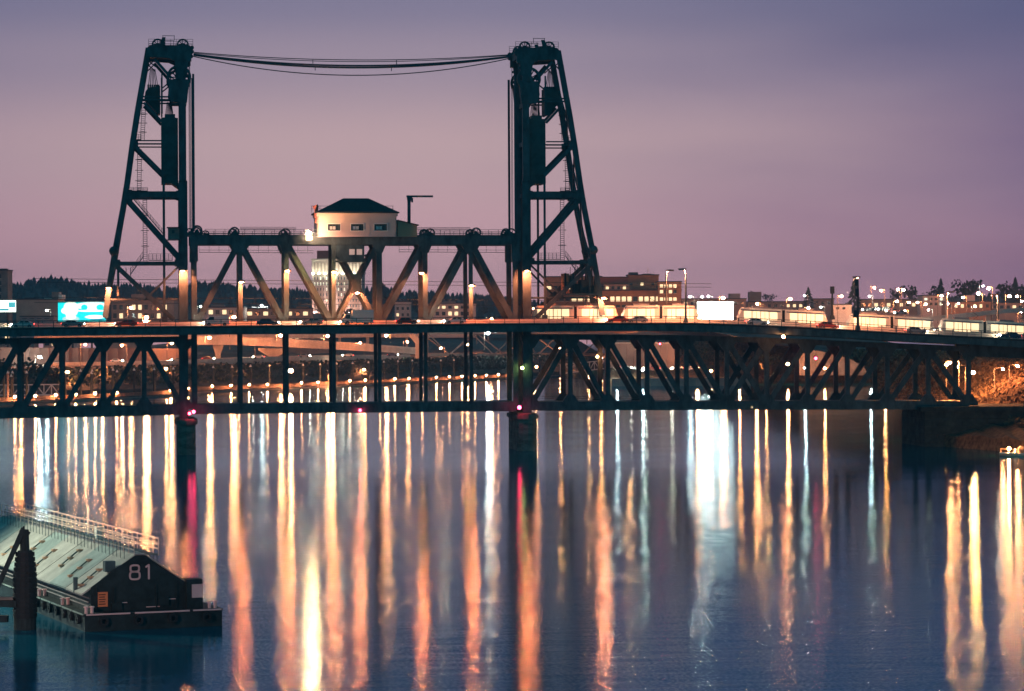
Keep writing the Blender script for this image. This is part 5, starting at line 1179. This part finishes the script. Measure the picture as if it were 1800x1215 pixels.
def billboard(label, x0, x1, y0, y1, dep, m, zg, legs, frame='post_dark'):
    A, Bq = D(x0, y1, dep), D(x1, y0, dep); w = (Bq - A).dot(RT); h = Bq.z - A.z; c = (A + Bq) / 2
    t = thing('billboard', label, 'billboard', Vector((c.x, c.y, zg)))
    MB().box(c + FW * .6, (w + .5, .9, h + .5), RT).build('frame', frame, t)
    q = MB(); q.add([A, A + RT * w, A + RT * w + UP * h, A + UP * h], [(0, 1, 2, 3)]); o = q.build('screen', m, t)
    uv = o.data.uv_layers.new(name='UVMap')
    for li, lp in enumerate(o.data.loops):
        v = o.data.vertices[lp.vertex_index].co + wloc(t) - A; uv.data[li].uv = (v.dot(RT) / w, v.z / h)
    for f in legs:
        p = A + RT * (w * f) + FW * .8; MB().cyl(Vector((p.x, p.y, zg)), p, .45, 8).build('leg', 'post_dark', t)
    MB().box(A + RT * w / 2 - FW * .7 - UP * .35, (w, 1.0, .12), RT).build('catwalk', 'post_dark', t)
    for k in range(4): MB().bar(A + RT * w * (k + .5) / 4 - UP * .4 , A + RT * w * (k + .5) / 4 - FW * 1.6 + UP * .0 - UP * .35, .1, .1, RT).build('lamp_arm', 'post_dark', t)
    return t
billboard('large glowing teal billboard with pale round face shape', 102, 186, 531, 565, 1330, pic_mat(), 12, (.3, .7))
billboard('small white glowing billboard at the left edge', -48, 28, 528, 549, 1330, glow('pale_advert_screen', (.85, 1.0, .88), 2.4), 12, (.35, .8))
b = D(18, 536, 1329.6); t0 = bpy.data.objects['billboard.001']
MB().box(D(21, 536, 1329.7), (3.0, .1, 2.4), RT).build('dark_patch', glow('teal_patch', (0, .35, .4), 1.6), t0)
MB().box(D(6, 544.5, 1329.7), (5.0, .1, .9), RT).build('dark_patch', glow('teal_patch_low', (0, .3, .35), 1.5), t0)
billboard('huge blank blazing white billboard behind the right road', 1226, 1288.5, 530.5, 566, 1480, 'screen_white', 18, (.3, .7))
# ------------------------------------------------------------------ trees
def tree(label, px, ybase, ytop, wpx, dep, kind='round', m='foliage', n=240, group=None, seed=0):
    rnd = random.Random(seed * 31 + int(px)); k = dep / FPX; f = D(px, ybase, dep); h = (ybase - ytop) * k; w = wpx * k / 2
    t = thing('tree' if kind == 'round' else 'conifer_tree', label, 'tree', f, group)
    q = MB(); q.cyl(f - UP * 1, f + UP * h * (.55 if kind == 'round' else .92), max(.15, h * .03), 7, .06)
    if kind == 'round':
        for j in range(5):
            a = rnd.random() * 6.28; q.cyl(f + UP * h * rnd.uniform(.3, .5), f + UP * h * rnd.uniform(.6, .85) + (RT * math.cos(a) + FW * math.sin(a)) * w * .55, h * .013, 5, .03)
    q.build('trunk', 'bark', t); q = MB()
    if kind == 'round':
        cl = [(f + UP * h * rnd.uniform(.42, .82) + (RT * rnd.uniform(-.62, .62) + FW * rnd.uniform(-.6, .6)) * w, rnd.uniform(.28, .48)) for _ in range(9)]
        for i in range(n):
            c, rr = cl[i % 9]; v = Vector((rnd.gauss(0, 1), rnd.gauss(0, 1), rnd.gauss(0, 1))).normalized() * rnd.uniform(.55, 1.05)
            p = c + Vector((v.x * w * rr * 1.1, v.y * w * rr * 1.1, v.z * h * rr * .55)); s = h * rnd.uniform(.03, .065); a = Vector((rnd.gauss(0, 1), rnd.gauss(0, 1), rnd.gauss(0, 1))).normalized(); b = a.orthogonal().normalized()
            q.add([p - a * s - b * s * .6, p + a * s * .3 - b * s, p + a * s + b * s * .3, p - a * s * .2 + b * s], [(0, 1, 2, 3)])
    else:
        for i in range(n):
            u = rnd.random() ** .8; z = f.z + h * (.1 + .9 * u); rr = w * (1 - u) * rnd.uniform(.55, 1.1) + .05; a0 = rnd.random() * 6.28
            p = Vector((f.x, f.y, z)) + (RT * math.cos(a0) + FW * math.sin(a0)) * rr; o = (p - Vector((f.x, f.y, z))) * rnd.uniform(.25, .6); s = h * .035
            q.add([p - o + UP * s, p + o - UP * s * rnd.uniform(.5, 1.6) + RT * s, p + o * .8 - UP * s - RT * s + FW * s], [(0, 1, 2)])
    q.build('crown', m, t); return t
TREES = [(18, 684, 632, 60, 1085, 'round', 'bushy tree on the bank behind the leftmost gangway'), (66, 686, 630, 62, 1080, 'round', 'bushy tree on the bank around the white lamp'), (108, 686, 640, 40, 1085, 'round', 'leafy tree on the bank left of the pale girders'),
         (232, 684, 648, 34, 1105, 'round', 'dark shrubby tree under the pale girders, left of left tower'), (345, 680, 646, 36, 1140, 'round', 'dark shrubby tree on the bank right of left tower'), (612, 565, 541, 26, 1600, 'round', 'dark round tree before the courthouse tower'),
         (705, 565, 528, 34, 1690, 'round', 'dark tree right of the courthouse by fifth upright'), (735, 565, 520, 38, 1900, 'round', 'broad dark tree beyond the small white building'), (770, 560, 512, 30, 2050, 'conifer', 'tall conifer behind the cream building'), (673, 560, 498, 30, 2100, 'conifer', 'tall conifer right of the courthouse tower'), (688, 560, 505, 26, 2080, 'conifer', 'shorter conifer right of the courthouse tower'),
         (800, 668, 622, 44, 1345, 'round', 'leafy tree under the left part of pinkish truss bridge'), (868, 664, 630, 40, 1378, 'round', 'leafy tree below the pinkish truss bridge, left of right tower'), (905, 660, 632, 26, 1390, 'round', 'small shrubby tree on the bank behind right tower'),
         (560, 612, 594, 34, 1480, 'round', 'dark round tree beyond upper ramp, left of crossed panel'), (628, 610, 594, 36, 1490, 'round', 'dark round tree between ramp columns under the deck'), (850, 556, 538, 30, 1760, 'round', 'dark tree left of right tower above the rail'),
         (1421, 546, 505, 22, 1640, 'conifer', 'single dark conifer above the right roadway'), (1352, 540, 516, 26, 1900, 'round', 'hazy round tree on the right skyline, leftmost'), (1330, 540, 511, 30, 1950, 'round', 'hazy broad tree on the right skyline above street lamp'), (1502, 550, 490, 26, 1650, 'conifer', 'tall conifer directly behind the signal pole'),
         (1598, 540, 495, 38, 1800, 'round', 'large round dark tree on the right skyline'), (1572, 540, 506, 24, 1850, 'round', 'smaller round tree left of the large one on right skyline'), (1640, 540, 500, 34, 1820, 'round', 'dark tree on the right skyline left of lit pole'), (1654, 540, 490, 22, 1830, 'conifer', 'pointed tree on the right skyline behind the lit pole'),
         (1692, 545, 492, 40, 1800, 'round', 'broad dark tree right of the lit pole'), (1712, 545, 488, 30, 1790, 'round', 'tall dark round tree left of the bright white lamp'), (1768, 545, 496, 34, 1800, 'round', 'dark round tree right of the thin dark pole'), (1785, 545, 488, 24, 1790, 'conifer', 'dark conifer near the right edge of the skyline'), (1800, 545, 494, 30, 1800, 'round', 'dark tree cut by the right edge of the picture'),
         (1230, 645, 612, 50, 1220, 'round', 'leafy tree on far bank behind fourth right post'), (1300, 650, 614, 54, 1215, 'round', 'leafy tree on far bank behind crossed panel'), (1355, 655, 616, 44, 1210, 'round', 'leafy tree on far bank right of crossed panel'), (1265, 648, 618, 40, 1222, 'round', 'dark leafy tree on far bank left of crossed panel'),
         (1735, 690, 650, 46, 690, 'ivyt', 'ivy covered tree on the bank right of brightest lamp'), (1790, 688, 645, 44, 700, 'ivyt', 'ivy covered tree on the bank at the right edge'), (1690, 685, 655, 34, 705, 'ivyt', 'ivy covered shrub on the bank left of brightest lamp')]
for i, (px, yb, yt, wp, d, k, lab) in enumerate(TREES):
    big = d < 1300
    iv = k == 'ivyt'; k = 'round' if iv else k
    tree(lab, px, yb, yt, wp, d, k, 'ivy' if iv else 'foliage' if k == 'round' else 'conifer', 420 if d < 800 else 300 if big else 220, 'trees around the bridge', i)
# brush spread over the banks: nobody could count it
q = MB(); rnd = random.Random(5)
for i in range(16000):
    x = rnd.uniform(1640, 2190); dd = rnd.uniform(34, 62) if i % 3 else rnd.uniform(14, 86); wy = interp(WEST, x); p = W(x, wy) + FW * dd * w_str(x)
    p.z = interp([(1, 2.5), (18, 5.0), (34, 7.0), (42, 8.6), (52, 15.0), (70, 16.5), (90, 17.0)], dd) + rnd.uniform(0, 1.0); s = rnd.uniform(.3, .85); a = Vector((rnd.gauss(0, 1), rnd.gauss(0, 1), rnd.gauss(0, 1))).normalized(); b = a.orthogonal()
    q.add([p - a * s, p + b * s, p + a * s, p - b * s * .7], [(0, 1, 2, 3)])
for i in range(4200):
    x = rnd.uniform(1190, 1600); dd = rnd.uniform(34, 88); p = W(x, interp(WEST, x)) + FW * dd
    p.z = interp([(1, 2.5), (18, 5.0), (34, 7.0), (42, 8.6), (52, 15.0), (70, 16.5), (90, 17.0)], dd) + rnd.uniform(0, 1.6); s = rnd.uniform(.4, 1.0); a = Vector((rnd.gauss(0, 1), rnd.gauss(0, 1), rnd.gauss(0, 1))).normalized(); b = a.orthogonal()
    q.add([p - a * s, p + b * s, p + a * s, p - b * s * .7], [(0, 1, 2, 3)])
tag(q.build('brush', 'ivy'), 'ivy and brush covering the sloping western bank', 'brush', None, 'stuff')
q = MB()
for i in range(5200):
    x = rnd.uniform(-150, 1060); dd = rnd.uniform(10, 60); p = W(x, interp(EAST, x)) + FW * dd
    p.z = interp([(9, 2.4), (18, 3.6), (30, 6.5), (60, 8.0)], dd) + rnd.uniform(0, 1.3); s = rnd.uniform(.4, .9); a = Vector((rnd.gauss(0, 1), rnd.gauss(0, 1), rnd.gauss(0, 1))).normalized(); b = a.orthogonal()
    q.add([p - a * s, p + b * s, p + a * s, p - b * s * .7], [(0, 1, 2, 3)])
tag(q.build('brush', 'foliage'), 'dark brush covering the eastern bank behind the walkway', 'brush', None, 'stuff')

# ------------------------------------------------------------------ covered barge
BO = D(149, 1080, 244.5); BO.z = 1.5                                   # near bow corner of the deck
TH = math.radians(22); BA = (RT * math.cos(TH) + FW * math.sin(TH)); BB = (-RT * math.sin(TH) + FW * math.cos(TH))
def bp(a, s, z): return Vector((BO.x, BO.y, 0)) + BA * a + BB * s + UP * z
BW, BL_ = 12.0, 58.0
t = barge = thing('barge', 'covered cargo barge numbered 81 moored at lower left', 'barge', bp(6, 28, 0))
q = MB(); q.prism([bp(0, 0, -1), bp(BW, 0, -1), bp(BW, BL_, -1), bp(0, BL_, -1)], UP * 2.38); q.build('hull', 'hull', t)
q = MB(); q.prism([bp(-.08, -.08, 1.385), bp(BW + .08, -.08, 1.385), bp(BW + .08, BL_, 1.385), bp(-.08, BL_, 1.385)], UP * .11); q.build('deck', 'hull', t)
for a0, a1 in ((.1, 3.9), (4.3, 9.1), (9.4, BW - .1)): MB().box(bp((a0 + a1) / 2, -.11, 1.44), (a1 - a0, .07, .13), BA).build('rubbing_strip', 'pink_paint', t)
for k in range(14): MB().box(bp(-.11, 2 + k * 4.0, 1.44), (.07, 3.7, .12), BA).build('rubbing_strip', 'barge_roof_b', t)
for k in range(7): q = MB(); q.ring(bp(-.22, 1.6 + k * 2.6, .95), .42, .2, .24, 14, BA); q.build('tyre_fender', 'black', t)
for k in range(4): q = MB(); q.ring(bp(1.6 + k * 3.0, -.22, .85), .42, .2, .24, 14, BB); q.build('tyre_fender', 'black', t)
for a, s_, z1_ in ((3.1, 1.38, 1.9), (7.2, 1.38, 2.2)): MB().box(bp(a, s_, z1_), (.9, .2, .7), BA).build('deck_box', 'hull', t)
CA0, CA1, S0 = .9, 9.2, 1.5
gab = [(CA0, 1.51), (CA1, 1.51), (CA1, 3.75), (6.9, 5.15), (5.75, 6.15), (4.75, 6.15), (3.2, 5.2), (CA0, 3.6)]
MB().prism([bp(a, S0, z) for a, z in gab], BB * .25).build('end_wall', 'hull', t)
for sa in (CA0, CA1 - .2): MB().prism([bp(sa, S0 + .26, 1.51), bp(sa + .2, S0 + .26, 1.51), bp(sa + .2, BL_ - 2, 1.51), bp(sa, BL_ - 2, 1.51)], UP * 2.05).build('side_wall', 'hull', t)
for a in (1.4, 2.9, 6.6, 8.4): MB().box(bp(a, S0 - .05, 2.6), (.12, .1, 2.1), BA).build('wall_stiffener', 'hull', t)
NP = 9                                                                  # cover panels, left and right slope
for k in range(NP):
    s0 = S0 + .05 + (BL_ - 4) * k / NP; s1 = S0 + .05 + (BL_ - 4) * (k + 1) / NP - .06; up = .04 * (k % 2)
    MB().hexa([bp(CA0 - .75, s0, 2.95 + up), bp(4.78, s0, 6.1 + up), bp(4.78, s1, 6.1 + up), bp(CA0 - .75, s1, 2.95 + up), bp(CA0 - .75, s0, 3.1 + up), bp(4.78, s0, 6.26 + up), bp(4.78, s1, 6.26 + up), bp(CA0 - .75, s1, 3.1 + up)]).build('cover_panel', 'barge_roof' if k % 3 != 1 else 'barge_roof_b', t)
    MB().hexa([bp(5.72, s0, 6.1 + up), bp(CA1 + .5, s0, 3.4 + up), bp(CA1 + .5, s1, 3.4 + up), bp(5.72, s1, 6.1 + up), bp(5.72, s0, 6.26 + up), bp(CA1 + .5, s0, 3.55 + up), bp(CA1 + .5, s1, 3.55 + up), bp(5.72, s1, 6.26 + up)]).build('cover_panel', 'barge_roof', t)
MB().prism([bp(4.8, S0 + .1, 6.2), bp(5.7, S0 + .1, 6.2), bp(5.7, BL_ - 2.5, 6.2), bp(4.8, BL_ - 2.5, 6.2)], UP * .1).build('ridge_walkway', 'grey', t)
def roof_pt(f, s, dz=0.2): return bp(lerp(CA0 - .7, 4.7, f), s, lerp(3.1, 6.26, f) + dz)
for s, f0, f1 in ((4.2, .12, .5), (10.0, .22, .62), (16, .35, .75), (23, .2, .6), (30, .3, .7), (37, .2, .6)):
    h = MB().bar(roof_pt(f0, s), roof_pt(f1, s + .6), .12, .12).build('hatch_bar', 'steel_dark', t)
    for f in (f0, (f0 + f1) / 2, f1): MB().box(roof_pt(f, s + .6 * (f - f0) / (f1 - f0), .12), (.5, .5, .2), BA).build('bracket', 'ochre', h)
def ridge_rail(a, name):
    q = MB(); n = 30
    for k in range(n + 1):
        s = S0 + .3 + (BL_ - 4.5) * k / n; q.bar(bp(a, s, 6.1), bp(a, s, 7.55), .07, .07)
    for z in (6.65, 7.1, 7.55): q.bar(bp(a, S0 + .3, z), bp(a, BL_ - 4.2, z), .075, .075)
    q.build(name, 'concrete', t)
ridge_rail(4.75, 'ridge_railing'); ridge_rail(6.9, 'ridge_railing')
q = MB()
for k in range(46):                                                     # brackets carrying the outer gangboard
    s = S0 + .8 + k * 1.2; q.bar(bp(5.7, s, 6.2), bp(7.0, s, 6.1), .07, .07); q.bar(bp(6.9, s, 6.1), bp(6.9, s, 5.2), .07, .07)
q.build('gangboard_bracket', 'steel', t); MB().prism([bp(6.2, S0 + .3, 6.12), bp(7.0, S0 + .3, 6.12), bp(7.0, BL_ - 4, 6.12), bp(6.2, BL_ - 4, 6.12)], UP * .06).build('gangboard', 'steel', t)
q = MB()
for k in range(40):
    s = S0 + 1 + k * 1.3; q.bar(roof_pt(.86, s, .02), roof_pt(.86, s, 1.25), .05, .05)
q.bar(roof_pt(.86, S0 + 1, 1.25), roof_pt(.86, S0 + 52, 1.25), .05, .05); q.build('cover_stanchions', 'steel', t)
MB().box(bp(6.75, 22, 6.7), (.75, .8, 1.1), BA).build('locker', 'white', t); MB().cyl(bp(6.9, 27, 6.1), bp(6.9, 27, 8.9), .09, 8).build('light_pole', 'white', t)
MB().box(roof_pt(.55, 2.2, .45), (.9, .8, .9), BA).build('vent_box', 'steel', t); MB().cyl(roof_pt(.02, 4.5, -.2), roof_pt(.02, 4.5, 1.1), .2, 8).build('vent_pipe', 'steel', t)
MB().prism([bp(9.15, .9, 1.51), bp(10.55, .9, 1.51), bp(10.55, 2.4, 1.51), bp(9.15, 2.4, 1.51)], UP * 2.5).build('winch_house', 'hull', t)
MB().box(bp(10.05, .86, 3.0), (.95, .05, 1.15), BA).build('white_board', 'pink_paint', t)
sg = MB().box(bp(1.85, S0 - .03, 2.55), (1.0, .05, 1.25), BA).build('notice_board', 'sign_orange', t)
for k in range(5): MB().box(bp(1.85, S0 - .062, 2.95 - k * .2), (.6 - .1 * (k % 2), .012, .07), BA).build('lettering_line', 'black', sg)
for a, w, z in ((3.6, .9, 2.2), (8.0, .6, 2.35), (6.3, 1.2, 1.75)): MB().box(bp(a, S0 - .03, z), (w, .04, .07), BA).build('scrape', 'pink_paint', t)
for a, s in ((.5, .5), (11.3, .6), (11.3, 5), (.45, 9), (.45, 18)):
    q = MB(); q.cyl(bp(a - .25, s, 1.5), bp(a - .25, s, 2.0), .14, 8); q.cyl(bp(a + .25, s, 1.5), bp(a + .25, s, 2.0), .14, 8); q.cyl(bp(a - .25, s, 2.0), bp(a - .25, s, 2.1), .22, 8); q.cyl(bp(a + .25, s, 2.0), bp(a + .25, s, 2.1), .22, 8); q.build('bollard', 'pink_paint', t)
for z in (1.95, 2.3, 2.65): MB().bar(bp(CA0 - .08, S0 + .6, z), bp(CA0 - .08, BL_ - 4, z), .09, .09, UP).build('side_pipe', 'grey', t)
# the painted number, built as raised strokes
def stroke(pts, w=.16):
    q = MB()
    for a, b in zip(pts, pts[1:]): q.bar(bp(a[0], S0 - .035, a[1]), bp(b[0], S0 - .035, b[1]), w, .05, BB); q.cyl(bp(a[0], S0 - .06, a[1]), bp(a[0], S0 - .01, a[1]), w / 2, 8)
    q.cyl(bp(pts[-1][0], S0 - .06, pts[-1][1]), bp(pts[-1][0], S0 - .01, pts[-1][1]), w / 2, 8); return q
def eight(cx, z0_, h, w):
    L = []; 
    for (cz, rz, rx) in ((z0_ + h * .27, h * .27, w * .5), (z0_ + h * .77, h * .23, w * .44)):
        L.append([(cx + rx * math.copysign(abs(math.cos(k * math.pi / 8)) ** .6, math.cos(k * math.pi / 8)), cz + rz * math.copysign(abs(math.sin(k * math.pi / 8)) ** .6, math.sin(k * math.pi / 8))) for k in range(17)])
    return L
d8 = eight(4.72, 4.15, 1.2, .86); q = stroke(d8[0]); q2 = stroke(d8[1]); q.add(q2.v, q2.f); q.build('numeral', 'pink_paint', t)
stroke([(5.72, 5.18), (5.95, 5.33), (5.95, 4.17)]).build('numeral', 'pink_paint', t)

# ------------------------------------------------------------------ mooring dolphin in front of the barge
o = D(43, 1092, 247); o.z = 0
t = thing('mooring_dolphin', 'thick dark mooring dolphin with slanted brace before the barge', 'dolphin', o)
def dz(px, py, off=0.0): return D(px, py, 247 + off)
MB().cyl(dz(44, 1130), dz(44, 1010), .98, 14, .94).build('pile_cluster', 'wood', t); MB().cyl(dz(44, 1012), dz(44, 968), .94, 14, .62).build('pile_cluster', 'wood', t)
MB().cyl(dz(43.5, 972), dz(43, 931), .42, 10, .36).build('post', 'wood', t)
for k in range(13): q = MB(); q.ring(dz(44, 1082 - k * 9.0), 1.06 - (.03 if k < 8 else .05 * (k - 7)), .8, .34, 16, UP); q.build('fender_ring', 'black', t)
MB().bar(dz(40, 932, -.3), dz(-14, 1055, -.3), .42, .42).build('brace', 'wood', t); MB().bar(dz(38, 945, .4), dz(-16, 1058, .4), .22, .3).build('brace', 'wood', t)
MB().bar(dz(36, 931), dz(51, 940), .45, .5).build('head_timber', 'wood', t); MB().cyl(dz(41, 931), dz(42, 925), .09, 6).build('pin', 'wood', t)
MB().bar(dz(-60, 1058, -.6), dz(30, 1062, -.6), .55, .8).build('walkway_beam', 'wood', t); MB().bar(dz(-60, 1085, -.6), dz(14, 1088, -.6), .55, .8).build('walkway_beam', 'wood', t)
MB().box(dz(3, 1052, -.6), (2.0, .6, .25), RT).build('plank', 'concrete_old', t)
for px in (-20,): MB().cyl(dz(px, 1120, -.6), dz(px, 1050, -.6), .4, 10).build('side_pile', 'wood', t)
# floodlight mast of the terminal left of the picture: it lights the barge in the photograph
b = D(-360, 1075, 268); b.z = 0
t = thing('floodlight_mast', 'tall floodlight mast on the terminal quay beside the barge', 'mast', b)
MB().cyl(b - UP, b + UP * 21, .3, 10, .18).build('shaft', 'post_dark', t); MB().box(b + UP * 21, (2.4, .8, .5), RT).build('head', 'post_dark', t)
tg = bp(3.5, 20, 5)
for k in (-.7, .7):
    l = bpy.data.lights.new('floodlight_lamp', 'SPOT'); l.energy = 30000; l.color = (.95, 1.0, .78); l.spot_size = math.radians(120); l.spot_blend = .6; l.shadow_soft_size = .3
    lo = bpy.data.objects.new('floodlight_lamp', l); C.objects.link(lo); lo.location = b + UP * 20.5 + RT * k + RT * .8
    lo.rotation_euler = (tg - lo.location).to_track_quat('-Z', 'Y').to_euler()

b = D(-250, 1150, 214); b.z = 0  # unseen lamp added to light the barge's front wall
t = thing('bow_fill_lamp', 'unseen sodium lamp added to light the barge bow', 'lamp', b)
MB().cyl(b - UP, b + UP * 12, .22, 10, .14).build('post', 'post_dark', t); MB().box(b + UP * 12 + RT * .8, (1.8, .5, .3), RT).build('head', 'post_dark', t)
l = bpy.data.lights.new('bow_fill_light', 'SPOT'); l.energy = 16000; l.color = (1.0, .55, .45); l.spot_size = math.radians(70); l.spot_blend = .8; l.shadow_soft_size = .25
lo = bpy.data.objects.new('bow_fill_light', l); C.objects.link(lo); lo.location = b + UP * 11.7 + RT * 1.3
lo.rotation_euler = (bp(6, 0, 3) - lo.location).to_track_quat('-Z', 'Y').to_euler()

# ------------------------------------------------------------------ small dock at the right edge
o = W(1792, 806); t = thing('floating_dock', 'small lit floating dock at the right edge under the abutment', 'dock', o)
def dk(px, py, off=0): return D(px, py, depth_of(W(1785, 802)) + off)
MB().hexa([dk(1757, 801), dk(1835, 806), dk(1835, 806, 4), dk(1757, 801, 4), dk(1757, 797), dk(1835, 801), dk(1835, 801, 4), dk(1757, 797, 4)]).build('pontoon', 'concrete', t)
MB().bar(dk(1757, 796, -.2), dk(1835, 800, -.2), .25, .3).build('fender', 'white', t)
MB().cyl(dk(1785, 805, 1), dk(1785, 789, 1), .25, 8).build('pile', 'white', t)
MB().prism([dk(1791, 799, 1.5), dk(1800, 799, 1.5), dk(1800, 786, 1.5), dk(1794, 784, 1.5), dk(1791, 788, 1.5)], FW * 1.6).build('locker', 'concrete_old', t)
q = MB()
for k in range(6): q.bar(dk(1759 + k * 13, 797 + k * .7, 3.6), dk(1759 + k * 13, 789 + k * .7, 3.6), .07, .07)
q.bar(dk(1759, 789, 3.6), dk(1830, 793, 3.6), .07, .07); q.build('railing', 'post', t)
f = dk(1773.5, 798, .8); globe_lamp('dock_lamp', f, dk(1773.5, 788.5, .8), .26, 'lamp_bank', 'glaring orange lamp on the small dock at right')

# ------------------------------------------------------------------ evening haze
hz = bpy.data.materials.new('evening_haze'); hz.use_nodes = True; nt = hz.node_tree; nt.nodes.clear()
ov = nt.nodes.new('ShaderNodeOutputMaterial'); pv = nt.nodes.new('ShaderNodeVolumePrincipled'); pv.inputs['Color'].default_value = (.45, .72, 1.0, 1); pv.inputs['Density'].default_value = 0.00012
nt.links.new(pv.outputs[0], ov.inputs['Volume'])
if HAZE:
    q = MB(); q.box((0, 1360, 47), (7200, 4500, 108)); tag(q.build('haze', hz), 'thin mauve evening haze over river and town', None, None, 'stuff')
